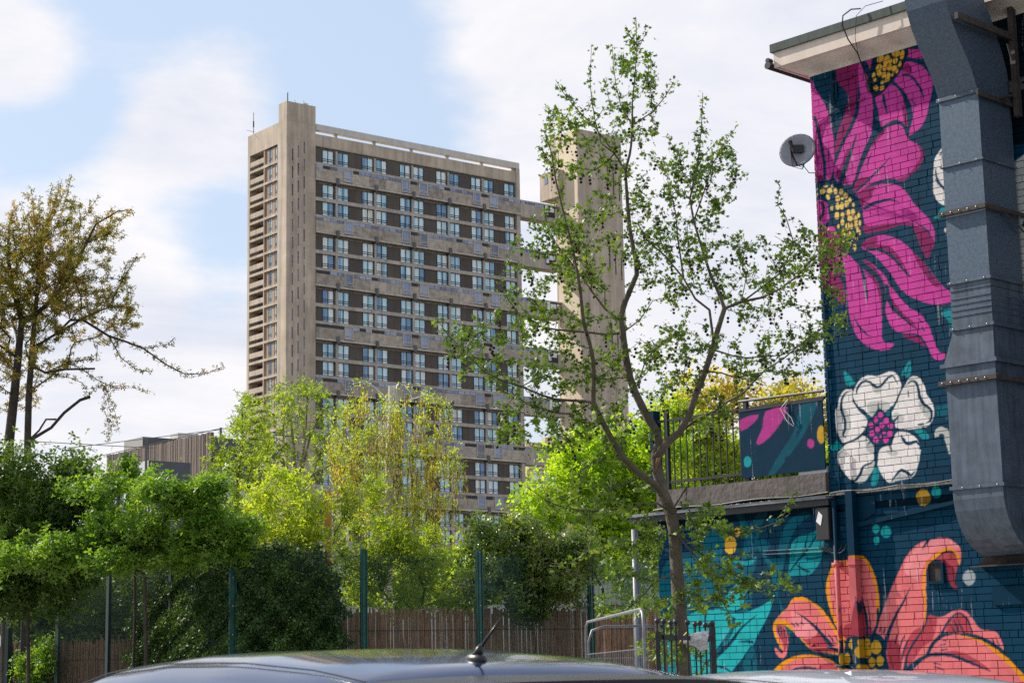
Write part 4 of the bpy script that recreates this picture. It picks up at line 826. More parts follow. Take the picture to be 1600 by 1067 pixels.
# walls (mortar bed) and backs -- local frame: x along wall, y inward, z up
UE = 5.0
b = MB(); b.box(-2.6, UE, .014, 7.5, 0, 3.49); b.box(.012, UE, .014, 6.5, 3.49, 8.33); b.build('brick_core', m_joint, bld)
# bricks
CH = .075; JT = .0075
def bricks_for(u0, u1, z0, z1, out):
    k0 = int(round(z0 / CH)); k1 = int(z1 / CH)
    for k in range(k0, k1):
        u = u0; hdr = (k % 2 == 0); first = True
        while u < u1 - .03:
            w = .102 if random.random() < .33 else .215
            if first: w = .102 if hdr else .215; first = False
            if u + w > u1 - .06: w = u1 - u
            out.append((u, u + w - JT, k * CH, k * CH + CH - JT)); u += w
bk = []; bricks_for(-2.6, UE, 0, 3.35, bk); bricks_for(0, UE, 3.375, 8.33, bk)
def vis(b_):
    c = WO + Wd * (b_[0] + b_[1]) / 2 + np.array([0, 0, (b_[2] + b_[3]) / 2]) - CAM; w = c @ _f
    x, y = 800 + F * (c @ R2) / w, 533.5 - F * (c @ U2) / w
    hid = x > 1468 and y < 870
    return (1080 < x < 1600 and 0 < y < 1060 and not hid), (b_[1] - b_[0]) * F / w
sc_ = [(vis(q), i) for i, q in enumerate(bk)]
big = set(i for (_, i) in sorted([(-v[1], i) for v, i in sc_ if v[0] and bk[i][1] - bk[i][0] > .19])[:300])
bst = MB(); bme = MB().box(0, 1, 0, .014, 0, CH - JT).mesh('brick', m_mur)
for i, (a, c, z0, z1) in enumerate(bk):
    pr = random.uniform(-.0025, .0025)
    if i in big: link('brick', bme, bld, (a, pr, z0), scale=(c - a, 1, 1)); 
    else: bst.add([(a, pr, z0), (c, pr, z0), (c, pr, z1), (a, pr, z1), (a, .014, z0), (c, .014, z0), (c, .014, z1), (a, .014, z1)], [(0, 1, 2, 3), (0, 4, 5, 1), (1, 5, 6, 2), (2, 6, 7, 3), (3, 7, 4, 0)])
bst.build('brickwork', m_mur, bld, kind='stuff')
# return wall bricks at the left edge of the upper storey
rb = MB()
for k in range(int(3.5 / CH) + 1, int(8.3 / CH)):
    y = .0 if k % 2 else -.0
    yy = .016
    while yy < 6.4:
        w = .215 if random.random() < .6 else .102; rb.box(.0, .011, yy, yy + w - JT, k * CH, k * CH + CH - JT); yy += w
rb.build('side_brickwork', m_mur, bld, kind='stuff')
# roof: fascia, soffit, felt edge, gutter
m_cream = mat('cream_fascia', (.62, .53, .46), .75, .12, 3, streak=.5); m_sof = mat('stained_soffit', (.62, .55, .50), .85, .25, 3)
m_felt = mat('roof_felt', (.07, .085, .08), .9, .35, 8, streak=.5); m_blk = mat('black_plastic', (.018, .019, .022), .45, .3, 4); m_bms = mat('rusty_steel', (.045, .035, .033), .7, .5, 12)
EV = .29
b = MB(); b.box(-EV, UE, -EV, -EV + .03, 8.44, 8.62); b.box(-EV, -EV + .03, -EV + .031, 6.7, 8.44, 8.62); b.build('fascia', m_cream, bld)
b = MB(); b.add([(-EV + .03, -EV + .03, 8.45), (UE, -EV + .03, 8.45), (UE, .03, 8.34), (.03, .03, 8.34), (-EV + .03, 6.7, 8.45), (.03, 6.7, 8.34)], [(0, 3, 2, 1), (0, 4, 5, 3)]); b.build('soffit', m_sof, bld)
b = MB(); b.box(-EV - .03, UE, -EV - .03, 6.8, 8.622, 8.72); b.build('roof_edge', m_felt, bld)
b = MB(); b.box(-.02, UE, 0, 6.7, 8.32, 8.6); b.build('roof_deck', m_sof, bld)
b = MB(); b.tube([(-EV - .05, -EV - .06, 8.47), (-EV - .05, 6.8, 8.47)], .045, 8); b.tube([(-EV - .05, -EV - .06, 8.53), (-EV - .05, -EV + .02, 8.53)], .03, 6); b.build('gutter', m_blk, bld)
# terrace edge: kerb, flashing, ledge, gutter, canopy post
m_kerb = mat('weathered_coping', (.11, .095, .09), .9, .45, 5, bump=.5, bscale=20); m_dirt = mat('dirty_ledge', (.14, .14, .145), .85, .9, 14, bump=.5)
b = MB(); b.box(-2.55, -.02, -.05, .2, 3.52, 3.74); b.build('coping', m_kerb, bld)
b = MB(); b.box(-2.95, .05, -.11, .0, 3.37, 3.44); b.build('canopy_fascia', m_blk, bld)
b = MB(); b.box(-2.95, .05, -.16, .012, 3.442, 3.475); b.build('metal_flashing', mat('dull_lead', (.16, .17, .2), .5, .3, 6), bld)
b = MB(); b.box(.05, UE, -.05, .0, 3.475, 3.515); b.build('ledge', m_dirt, bld)
b = MB(); pts = [(.05 + i * .15, -.075 + random.uniform(-.006, .006), 3.50 + .012 * math.sin(i * 1.3)) for i in range(20)]; b.tube(pts, .009, 5); pts = [(-2.5 + i * .2, -.17, 3.50 + .01 * math.sin(i)) for i in range(14)]; b.tube(pts, .008, 5); b.build('cable', m_blk, bld)
pst = thing('canopy_post', 'slim grey steel post holding the corner of the terrace canopy', 'post', WO + Wd * -2.88 - Wn * .1)
MB().tube([(0, 0, .12), (0, 0, 3.3)], .042, 10).build('shaft', mat('grey_steel', (.13, .145, .18), .45, .15, 5), pst, smooth=True); MB().box(-.09, .09, -.09, .09, .115, .135).build('base_plate', m_dgrey, pst)
# sloping capping strip and small blocks
b = MB(); b.prism([(.33, -.05, 3.10), (.33, -.05, 3.15), (1.62, -.05, 3.30), (1.62, -.05, 3.26)], (0, .049, 0)); b.prism([(.2, -.012, 3.44), (.2, -.012, 3.14), (.34, -.012, 3.13), (.6, -.012, 3.25), (.6, -.012, 3.44)], (0, .011, 0)); b.build('sloping_capping', m_murp, bld)
# pipes (painted over with the mural)
def pipe(name, u, r, z0, z1, sq=False):
    b = MB()
    if sq: b.box(u - r, u + r, -.03 - 2 * r, -.03, z0, z1)
    else: b.tube([(u, -.035 - r, z0), (u, -.035 - r, z1)], r, 10)
    for z in np.arange(z0 + .5, z1, 1.1): b.box(u - r - .012, u + r + .012, -.035 - 2 * r - .008, -.001, z, z + .035)
    b.build(name, m_murp, bld, smooth=not sq)
pipe('downpipe', .09, .03, 0, 3.42); pipe('downpipe', .33, .045, 0, 3.5, True)
b = MB(); b.tube([(-.33, -.05, 1.82), (.06, -.05, 1.82)], .016, 8); b.tube([(-.33, -.05, 1.82), (-.33, 0, 1.86)], .02, 6); b.build('overflow_pipe', m_murp, bld)
b = MB(); b.tube([(-.96, -.02, 2.925), (-.08, -.02, 2.91)], .012, 6); b.tube([(-.96, -.02, 2.885), (-.08, -.02, 2.87)], .012, 6); b.build('conduit', m_murp, bld)
b = MB(); b.tube([(0.06, -.015, 4.0), (.055, -.015, 5.6), (.045, -.015, 7.6), (.1, -.015, 7.75), (.35, -.015, 7.83), (.75, -.02, 7.88)], .011, 5); b.tube([(.14, -.012, 3.5), (.14, -.012, 4.5)], .008, 5); b.tube([(.3, -.012, 3.5), (.3, -.012, 3.9), (.2, -.012, 3.97), (.1, -.012, 3.93)], .008, 5); b.build('conduit', m_murp, bld)
b = MB(); b.box(-.13, .05, -.12, -.001, 2.99, 3.35); b.build('junction_box', m_blk, bld, bevel=.01)
b = MB(); b.prism([(-.12, -.122, 3.2), (-.06, -.122, 3.15), (-.03, -.122, 3.26), (-.08, -.122, 3.31)], (0, -.002, 0)); b.build('sticker', mat('white_sticker', (.7, .7, .7), .6, .05, 5), bld)
b = MB()
for i in range(5):
    r_ = .06 + .02 * i; b.tube([(-.1 + .05 * i + r_ * math.cos(t), -.04 - .01 * i, 2.93 + r_ * .7 * math.sin(t)) for t in np.linspace(math.pi, 2 * math.pi, 7)], .006, 4)
b.build('cable_loops', m_blk, bld)
b = MB(); b.box(1.22, 1.25, -.035, 0, 2.45, 2.69); b.box(1.40, 1.43, -.035, 0, 2.45, 2.69); b.box(1.25, 1.40, -.035, 0, 2.66, 2.69); b.box(1.25, 1.40, -.035, 0, 2.45, 2.48); o = b.build('vent_surround', m_murp, bld)
MB().box(1.25, 1.40, -.016, -.004, 2.48, 2.66).build('vent_opening', mat('vent_dark', (.03, .025, .022), .9, .6, 20), o)
b = MB(); b.box(2.0, 2.6, -.03, -.001, 2.2, 2.38); b.build('cover_plate', m_murp, bld)
# lamp bracket / alarm patch under the eave
b = MB(); b.box(.30, .33, -.03, -.001, 7.9, 8.3); b.box(.33, .6, -.02, -.001, 8.16, 8.19); b.box(.36, .38, -.02, 0, 7.98, 8.16); b.build('old_sign_bracket', m_murp, bld)
# painted board and railings on the terrace
tr = thing('terrace_railing', 'black steel railing with a painted board along the flat roof terrace', 'railing', WO, WROT)
b = MB(); b.box(-1.23, -.03, -.03, -.012, 3.78, 4.55); b.build('painted_board', m_murp, tr)
b = MB()
for z in (3.82, 4.57): b.box(-2.55, -.02, -.011, .025, z, z + .03)
b.box(-1.25, -.02, -.035, -.011, 4.552, 4.568); b.build('rail', m_blk, tr)
b = MB(); b.tube([(-1.25, -.01, 4.68), (-.02, -.01, 4.66)], .016, 6); b.build('handrail', m_blk, tr)
barm = MB().box(-.007, .007, -.007, .007, 3.74, 4.57).mesh('baluster', m_blk); pm = MB().box(-.025, .025, -.025, .025, 3.74, 4.72).mesh('railing_post', m_blk)
for i in range(24):
    u = -2.5 + i * .1033
    link('railing_post' if i % 12 == 1 else 'baluster', pm if i % 12 == 1 else barm, tr, (u, .007, 0))
b = MB(); b.box(-2.62, -2.55, -.06, .06, 3.74, 4.72); b.build('railing_post', m_murp, tr)
b = MB(); b.tube([(-.5, -.04, 4.62), (-.55, -.06, 4.5), (-.45, -.06, 4.4), (-.42, -.05, 4.32)], .006, 4); b.tube([(-.5, -.04, 4.62), (-.6, -.06, 4.52), (-.5, -.07, 4.36), (-.43, -.05, 4.3)], .005, 4); b.build('loose_wire', mat('pale_wire', (.5, .5, .48), .5, .1, 4), tr)
bh = MB(); bh.box(-.42, -.03, -.01, .4, 3.745, 3.8); bh.build('terrace_slab_edge', m_wt, bld)

# ================================================================ ventilation duct
m_galv = mat('galvanised_sheet', (.072, .102, .145), .46, .27, 34, metal=.3, spec=.35, detail=3, bump=.05, bscale=8)
m_galv2 = mat('weathered_sheet', (.075, .10, .135), .5, .5, 6, metal=.3, spec=.35, streak=.5, bump=.05, bscale=10)
duct = thing('ventilation_duct', 'big square galvanised metal ventilation duct climbing the painted wall', 'duct', WO, WROT)
def sweep(name, path, u0, u1, m=m_galv, smooth=False):
    """path: list of (outer (v,z), inner (v,z), u0, u1); v is distance out from the wall"""
    b = MB(); vs = []
    for (vo, zo), (vi, zi), a, c in path: vs += [(a, -vo, zo), (c, -vo, zo), (c, -vi, zi), (a, -vi, zi)]
    fs = []
    for i in range(len(path) - 1):
        for k in range(4): fs.append((4 * i + k, 4 * i + (k + 1) % 4, 4 * i + 4 + (k + 1) % 4, 4 * i + 4 + k))
    fs += [(0, 3, 2, 1), tuple(4 * (len(path) - 1) + k for k in range(4))]
    b.add(vs, fs); return b.build(name, m, duct)
UA, UB = 2.13, 2.6
top = [((.66, 7.385), (.05, 7.385)), ((.72, 7.52), (.05, 7.56)), ((.80, 7.66), (.08, 7.72)), ((.90, 7.80), (.15, 7.90)), ((1.0, 7.93), (.24, 8.08)), ((1.09, 8.08), (.33, 8.26)), ((1.15, 8.24), (.44, 8.42)), ((1.19, 8.45), (.52, 8.58)), ((1.2, 9.3), (.54, 9.3))]
sweep('top_elbow', [(a, c, UA, UB) for a, c in top], UA, UB)
def sec(name, z0, z1, m=m_galv, ua=UA, ub=UB, ua1=None, v=.66, v1=None):
    sweep(name, [((v, z0), (.05, z0), ua, ub), ((v1 or v, z1), (.05, z1), ua1 if ua1 is not None else ua, ub)], 0, 0, m)
sec('duct_section', 6.67, 7.38); sec('duct_section', 6.17, 6.665); sec('duct_section', 5.44, 6.165); sec('duct_section', 4.97, 5.435, m_galv2)
sec('reducer', 4.60, 4.965, m_galv2, ua=2.0, ua1=UA + .01, v=.67, v1=.66)
sec('duct_section', 3.36, 4.595, m_galv2, ua=2.02, v=.665)
el = []
for t in np.linspace(0, math.pi / 2, 10):
    vo = .665 * math.cos(t); zo = 3.355 - .67 * math.sin(t); vi = .05 + .0 * t; zi = 3.355 - .06 * math.sin(t)
    el.append(((vo + .05 * math.sin(t), zo), (.05, zi), 2.02, UB))
sweep('bottom_elbow', el, 0, 0, m_galv2)
b = MB(); b.prism([(1.86, -.02, 2.60), (1.96, -.06, 2.72), (2.72, -.06, 2.72), (2.8, -.02, 2.60)], (0, .019, 0)); b.prism([(1.86, -.001, 2.60), (2.8, -.001, 2.60), (2.8, -.2, 2.585), (1.86, -.2, 2.585)], (0, 0, .012)); b.build('wall_collar', m_bms, duct)
b = MB(); 
for v_, z_ in ((5.28, .0), (5.22, .0), (5.16, .0), (5.1, .0)): b.box(UA - .004, UB + .004, -.668, -.04, v_ - .012, v_ + .004)
b.build('stiffening_rib', m_galv, duct)
def flange(z, t=.022, o=.022, m=m_galv2, ua=UA): 
    MB().box(ua - o, UB + o, -.66 - o, -.04, z - t / 2, z + t / 2).build('flange', m, duct)
flange(7.383, .04, .02); flange(6.668); flange(5.44, .03); flange(5.36, .012, .01); flange(4.965, .035); flange(4.60, .04, .03, ua=2.0); flange(3.355, .035, .025, ua=2.02)
for z, ua in ((6.165, 2.08), (4.42, 1.96), (7.34, None)):
    b = MB()
    if ua: b.box(ua, UB + .06, -.72, -.70, z - .02, z + .025); b.box(ua, UB + .06, -.72, -.665, z - .022, z - .019)
    b.box(UB + .03, UB + .05, -.74, .0, z - .025, z + .02); b.build('support_angle', m_bms, duct)
bo = MB()
for z, ua in ((6.165, 2.08), (4.42, 1.96)):
    for j in range(6): bo.ball((ua + .05 + j * .1, -.725, z + .003), .008, 6, 4)
for z in (6.668, 7.383, 5.44, 4.965, 3.355):
    for j in range(3): bo.ball((UA + .02 + j * .2, -.69, z), .007, 6, 4)
bo.build('bolt', mat('bright_bolt', (.6, .6, .6), .4, .1, 4, metal=.8), duct)
b = MB(); b.box(UB + .06, UB + .10, -1.1, 0, 8.03, 8.1); b.box(UB + .06, UB + .12, -.1, -.03, 7.2, 8.5); b.build('support_frame', m_bms, duct)
b = MB(); b.tube([(UB + .07, -.15, 7.98), (UB + .09, -.02, 7.6)], .012, 4); b.tube([(UB + .07, -.12, 7.42), (UB + .08, -.35, 7.35)], .016, 4); b.tube([(UB + .05, -.45, 6.17), (UB + .08, -.05, 5.95)], .012, 4); b.build('brace', m_bms, duct)

# ================================================================ satellite dish and eave cables
P = at(1246, 235, 20.75)
dish = thing('satellite_dish', 'small grey satellite dish bracketed to the corner of the painted wall', 'satellite dish', P)
b = MB(); n = 22; nr = 6; ctr = np.zeros(3); ax = unit(np.array([-.45, -.88, .16])); ex = unit(np.cross(ax, (0, 0, 1.))); ey = np.cross(ex, ax)
vs = [ctr - ax * .05]
for i in range(1, nr + 1):
    r_ = .215 * i / nr
    for k in range(n): a_ = 2 * math.pi * k / n; vs.append(ctr + ex * r_ * math.cos(a_) + ey * r_ * .92 * math.sin(a_) - ax * .05 * (1 - (i / nr) ** 2))
fs = [(0, 1 + k, 1 + (k + 1) % n) for k in range(n)] + [(1 + (i - 1) * n + k, 1 + i * n + k, 1 + i * n + (k + 1) % n, 1 + (i - 1) * n + (k + 1) % n) for i in range(1, nr) for k in range(n)]
b.add(vs, fs); o = b.build('reflector', mat('dish_grey', (.25, .26, .30), .5, .2, 8), dish, smooth=True); sm = o.modifiers.new('solid', 'SOLIDIFY'); sm.thickness = .008
b = MB(); b.tube([vs[1 + 5 * n + k] for k in list(range(n)) + [0]], .006, 5, cap=False); b.build('rim', mat('dish_rim', (.12, .11, .13), .5, .2, 8), dish)
b = MB(); b.tube([-ey * .19, -ey * .15 + ax * .12, -ey * .08 + ax * .25], .009, 6); b.tube([-ey * .08 + ax * .25 - ex * .02, -ey * .0 + ax * .27], .026, 8); b.build('feed_arm', m_blk, dish)
b = MB(); b.tube([-ax * .06, -ax * .1 + ex * .08, np.array([.16, .02, -.06])], .016, 6); b.box(-.06, .07, -.02, .03, -.03, .06); b.build('mount', m_blk, dish)
b = MB()
for j in range(3): b.tube([-ey * .08 + ax * .24 + np.array([0, 0, -.02]), np.array([-.04 - .02 * j, -.1, -.16 - .03 * j]), np.array([.04, -.05, -.2 - .02 * j]), np.array([.1, 0, -.1]), ], .005, 4)
b.tube([np.array([.04, -.05, -.18]), np.array([.12, 0, -.27]), np.array([.22, -.02, -.28])], .006, 4); b.build('cable', m_blk, dish)
ec = thing('eave_cables', 'thin black cables looping from the roof edge down the painted wall', 'cable', WO, WROT)
def lw(*pts): return [(u, -v, z) for u, v, z in pts]
b = MB()
def loc(px, py, v): p = wuz([(px, py)], v)[0]; return (p[0], -v, p[1])
b.tube([loc(1345, 14, .34), loc(1330, 15, .38), loc(1317, 25, .40), loc(1316, 40, .40), loc(1325, 62, .36), loc(1340, 84, .2), loc(1348, 105, .03), loc(1355, 130, .02), loc(1360, 142, .02)], .008, 5)
b.build('cable', m_blk, ec)
b = MB(); b.tube([loc(1380, 2, .34), loc(1352, 10, .4), loc(1338, 25, .4), loc(1336, 60, .36), loc(1342, 90, .1), loc(1352, 118, .02), loc(1360, 135, .02)], .004, 4); b.tube([loc(1358, 147, .02), loc(1352, 130, .03), loc(1362, 128, .03), loc(1368, 137, .02)], .006, 4); b.build('cable', m_blk, ec)
# ================================================================ fences
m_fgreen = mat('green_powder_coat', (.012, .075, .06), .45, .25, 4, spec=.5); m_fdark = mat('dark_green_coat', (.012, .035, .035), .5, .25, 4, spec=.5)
FH = 3.7
def fpost(px, py):
    d = ray(px, py); Y = (FH - 1.6) / d[2] * d[1]; return at(px, py, Y)
right = [fpost(*p) for p in [(363, 853), (567, 857), (747, 858), (920, 866)]]; dd = right[3] - right[2]; right.append(right[3] + dd)
left = [fpost(*p) for p in [(363.5, 853), (268, 870), (171, 881), (93, 888), (15, 893), (-66, 898)]]
def mesh_fence(name, label, posts, m, skip_first=False, doubled=False):
    t = thing(name, label, 'fence', (posts[0][0], posts[0][1], 0)); o0 = np.array([posts[0][0], posts[0][1], 0])
    for i in range(len(posts) - 1):
        a = posts[i] - o0; c = posts[i + 1] - o0; a[2] = c[2] = 0; L = np.linalg.norm(c - a); e = (c - a) / L; nrm = np.array([-e[1], e[0], 0]); N = int(L / .0254)
        vs = []; fs = []
        ks = np.arange(N) * L / N
        base = a[None] + ks[:, None] * e
        for (w, q) in ((.0013, 0),):
            V = np.stack([base - e * w - nrm * .002, base + e * w - nrm * .002, base + e * w - nrm * .002 + [0, 0, FH - .1], base - e * w - nrm * .002 + [0, 0, FH - .1]], 1); V[:, :2, 2] = .1
            V2 = V.copy() + nrm * .004
            A = np.concatenate([V, V2], 1).reshape(-1, 3); k = np.arange(N)[:, None] * 8
            Fq = np.concatenate([k + [0, 1, 2, 3], k + [4, 7, 6, 5], k + [1, 5, 6, 2], k + [0, 3, 7, 4]])
        zs = np.arange(.12, FH - .1, .0762); n0 = len(A); M = len(zs)
        H = np.stack([np.tile(a, (M, 1)) - nrm * .006, np.tile(c, (M, 1)) - nrm * .006, np.tile(c, (M, 1)) - nrm * .006, np.tile(a, (M, 1)) - nrm * .006, ], 1); H[:, :2, 2] = zs[:, None]; H[:, 2:, 2] = zs[:, None] + .003
        A = np.concatenate([A, H.reshape(-1, 3)]); Fq = np.concatenate([Fq, n0 + np.arange(M)[:, None] * 4 + [0, 1, 2, 3]])
        link('wire_mesh_panel', npmesh('wire_mesh_panel', A, Fq, 4, m), t)
    for i, p in enumerate(posts):
        if skip_first and i == 0: continue
        q = p - o0; e = posts[min(i + 1, len(posts) - 1)] - posts[max(i - 1, 0)]; r = math.atan2(e[1], e[0])
        b = MB(); b.box(-.045, .045, -.03, .03, 0, FH); b.box(-.02, .02, -.045, -.031, .2, FH - .05)
        if doubled: b.box(.047, .062, -.05, -.02, 0, FH - .02)
        o = b.build('fence_post', m, t, loc=(q[0], q[1], 0), rot=(0, 0, r))
        b = MB()
        for z in np.arange(.5, FH, .45): b.ball((0, -.047, z), .011, 5, 4)
        b.build('bolt', m_blk if i % 2 else mat('zinc_bolt', (.4, .42, .42), .4, .1, 3), o)
    return t
mesh_fence('mesh_fence', 'tall green anti climb mesh fence in front of the split cane screen', right, m_fgreen, doubled=True)
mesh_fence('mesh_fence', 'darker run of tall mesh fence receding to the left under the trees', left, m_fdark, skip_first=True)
# split cane screens
def cane(name, label, P0, P1, top, n, m, gap=.12):
    t = thing(name, label, 'cane fence', (P0[0], P0[1], 0)); e = (P1 - P0); e[2] = 0; L = np.linalg.norm(e); e /= L; r = math.atan2(e[1], e[0]); b = MB(); x = 0
    while x < L:
        w = random.uniform(.018, .05); h = top + random.uniform(-.07, .05) + (.08 if random.random() < .04 else 0); d_ = random.uniform(0, .02); s_ = random.uniform(-.015, .015)
        b.add([(x, d_, 0), (x + w, d_, 0), (x + w + s_, d_, h), (x + s_, d_, h), (x, d_ + .008, 0), (x + w, d_ + .008, 0), (x + w + s_, d_ + .008, h), (x + s_, d_ + .008, h)], [(0, 1, 2, 3), (5, 4, 7, 6), (1, 5, 6, 2), (4, 0, 3, 7), (3, 2, 6, 7)])
        x += w + (random.uniform(.002, .009) if random.random() < gap else .0)
    o = b.build('cane', m, t, kind='stuff', rot=(0, 0, r))
    b = MB()
    for z in (.5, 1.3, top - .35): b.box(0, L, -.006, -.001, z, z + .008)
    b.build('binding_wire', m_blk, t, rot=(0, 0, r))
m_cane = mat('split_cane', (.05, .032, .022), .9, .8, 22, streak=.9, col2=(.38, .22, .13))
off = np.array([.1, .75, 0])
cane('cane_screen', 'brown split cane screen fixed behind the green mesh fence', at(520, 945, 31.2) + off, at(1075, 945, 34) + off, 2.72, 500, m_cane, .05)
cane('cane_screen', 'lower run of split cane screen behind the dark mesh at the far left', left[5] + off, left[1] + off, 2.35, 400, m_cane, .2)
# far yard: white corrugated shed behind the screen
m_shed = mat('white_corrugated_sheet', (.62, .63, .66), .6, .1, 4, streak=.5)
shed = thing('corrugated_shed', 'white corrugated metal shed wall behind the cane screen', 'shed', at(900, 1000, 42) * np.array([1, 1, 0]))
b = MB()
for i in range(58):
    x = i * .1; b.prism([(x, 0, 0), (x + .045, 0, 0), (x + .06, -.03, 0), (x + .09, -.03, 0), (x + .1, 0, 0), (x + .1, .02, 0), (x, .02, 0)], (0, 0, 3.75 if i % 9 else 3.78))
b.build('wall_sheet', m_shed, shed); b = MB(); b.box(-.2, 5.9, -.08, 4, 3.78, 3.86); b.build('roof', m_lg, shed); b = MB(); b.box(-.1, 1.9, -.12, -.06, 3.0, 3.06); b.build('rail', m_dgrey, shed)
wl_ = thing('yard_wall', 'pale yard wall glimpsed through the shrubs behind the fence', 'wall', at(520, 1000, 47) * np.array([1, 1, 0])); MB().box(0, 8, 0, .3, 0, 3.3).build('masonry', m_wt, wl_)
# narrow trunk; its orange sunlight is painted into the colour
rp_ = thing('orange_lit_trunk', 'narrow trunk among the shrubs, lit orange by the sun', 'post', at(513, 880, 36) * np.array([1, 1, 0])); MB().box(-.065, .065, -.065, .065, 0, at(513, 768, 36)[2]).build('timber', mat('sunlit_orange', (.55, .26, .07), .8, .3, 4, streak=.6), rp_)
# tall netting poles and cable (sports cage)
nc = thing('netting_cable', 'thin netting cable slung between tall poles above the left trees', 'cable')
b = MB()
for (x0, y0), (x1, y1) in [((105, 724), (345, 669)), ((105, 700), (345, 671)), ((345, 669), (480, 684)), ((345, 669), (600, 700)), ((60, 690), (240, 700))]: b.tube([at(x0, y0, 60), at(x1, y1, 60)], .012, 4)
b.build('cable', m_dgrey, nc)
for x, y in ((345, 668), (229, 686)):
    p = at(x, y, 60); pp = thing('netting_pole', 'slim tall pole at the timber building' if x > 300 else 'shorter slim pole left of the timber building corner', 'pole', (p[0], p[1], 0)); MB().tube([(0, 0, 0), (0, 0, p[2])], .045, 6).build('shaft', m_dgrey, pp)

# ================================================================ site barriers and ball topped railing
m_zinc = mat('galvanised_tube', (.17, .18, .2), .45, .3, 20, metal=.5, spec=.6)
def barrier(label, pa, pb, ztop):
    o0 = np.array([pa[0], pa[1], 0]); t = thing('site_barrier', label, 'barrier', o0, group='galvanised site barriers')
    e = pb - pa; e[2] = 0; L = np.linalg.norm(e); e = e / L; r = math.atan2(e[1], e[0])
    b = MB(); b.tube([(0, 0, .15), (0, 0, ztop - .12), (.03, 0, ztop - .03), (.12, 0, ztop), (L - .12, 0, ztop), (L - .03, 0, ztop - .03), (L, 0, ztop - .12), (L, 0, .15)], .0105, 8); b.build('frame', m_zinc, t, smooth=True, rot=(0, 0, r))
    b = MB()
    for z in (.3, .8, 1.3, ztop - .25): b.tube([(0, 0, z), (L, 0, z)], .003, 3)
    for x in np.arange(.05, L, .1 if L > 1 else .05): b.tube([(x, .004, .2), (x, .004, ztop - .24)], .0025, 3)
    b.build('wire_infill', m_zinc, t, kind='stuff', rot=(0, 0, r)); b = MB(); b.box(-.3, .3, -.12, .12, .12, .26); b.box(L - .3, L + .3, -.12, .12, .12, .26); b.build('rubber_foot', m_blk, t, rot=(0, 0, r))
    return t
ba = at(919, 979, 15.2); barrier('galvanised mesh site barrier standing square across the gap beside the tree', ba, at(1040, 979, 15.2), ba[2])
bb_ = at(915, 972, 15.0); d = ray(1005, 950); Yb = (bb_[2] - 1.6) / d[2] * d[1]; barrier('second galvanised barrier angled towards the viewer with its top rail sloping up', bb_, at(1005, 950, Yb), bb_[2])
rl = thing('ball_top_railing', 'black iron railing with ball finials around the foot of the plane tree', 'railing', at(1027, 1000, 13.4) * np.array([1, 1, 0]))
o0 = np.array(rl.location); barm = MB().tube([(0, 0, .12), (0, 0, 1)], .008, 6).mesh('bar', m_blk); ballm = MB().ball((0, 0, 0), .022, 10, 7).mesh('ball_finial', m_blk, True)
ztop = at(1030, 975, 13.4)[2]
for (a, ya, c, yc, xs) in (((1027), 13.3, 1113, 14.3, [1027, 1037, 1056, 1074, 1093, 1113]), ((1048), 13.8, 1108, 14.8, [1048, 1086, 1102, 1108.5])):
    for x in xs:
        Y = ya + (yc - ya) * (x - a) / (c - a); p = at(x, 975, Y) - o0; link('bar', barm, rl, (p[0], p[1], 0), scale=(1, 1, ztop)); link('ball_finial', ballm, rl, (p[0], p[1], ztop + .02))
    p, q = at(a - 2, 1003, ya) - o0, at(c + 2, 1003, yc) - o0; b = MB(); e = unit(q - p); nrm = np.array([-e[1], e[0], 0]) * .006
    for z in (1.82, .3): b.prism([(p[0], p[1], z), (q[0], q[1], z), (q[0], q[1], z + .035), (p[0], p[1], z + .035)], tuple(nrm))
    b.build('cross_rail', m_blk, rl)
b = MB(); p = at(1114, 1000, 14.3) - o0; b.box(p[0] - .02, p[0] + .02, p[1] - .02, p[1] + .02, 0, ztop); b.build('corner_post', m_blk, rl); b = MB(); p = at(1028, 1000, 13.3) - o0; b.box(p[0] - .015, p[0] + .015, p[1], p[1] + .03, 0, ztop - .05); b.build('corner_post', m_blk, rl)
pp = at(1088, 998, 13.9); paper = thing('crumpled_newspaper', 'crumpled white newspaper wedged through the black railing', 'newspaper', pp)
b = MB(); b.add([(-.10, 0, -.03), (-.02, -.02, -.05), (.08, .0, -.02), (.1, .02, .06), (.0, -.03, .05), (-.09, .01, .02), (.02, -.05, .0), (.03, .03, -.09), (.09, .03, -.07)], [(0, 1, 6), (1, 2, 6), (2, 3, 6), (3, 4, 6), (4, 5, 6), (5, 0, 6), (1, 7, 2), (7, 8, 2)])
b.build('sheet', mat('newsprint', (.50, .49, .48), .9, .5, 30), paper)
b = MB(); b.tube([(-.13, -.03, -.03), (-.10, -.05, .02), (-.07, -.03, .05)], .006, 4); b.build('yellow_tie', mat('yellow_tie', (.7, .55, .05), .6, .1, 3), paper)

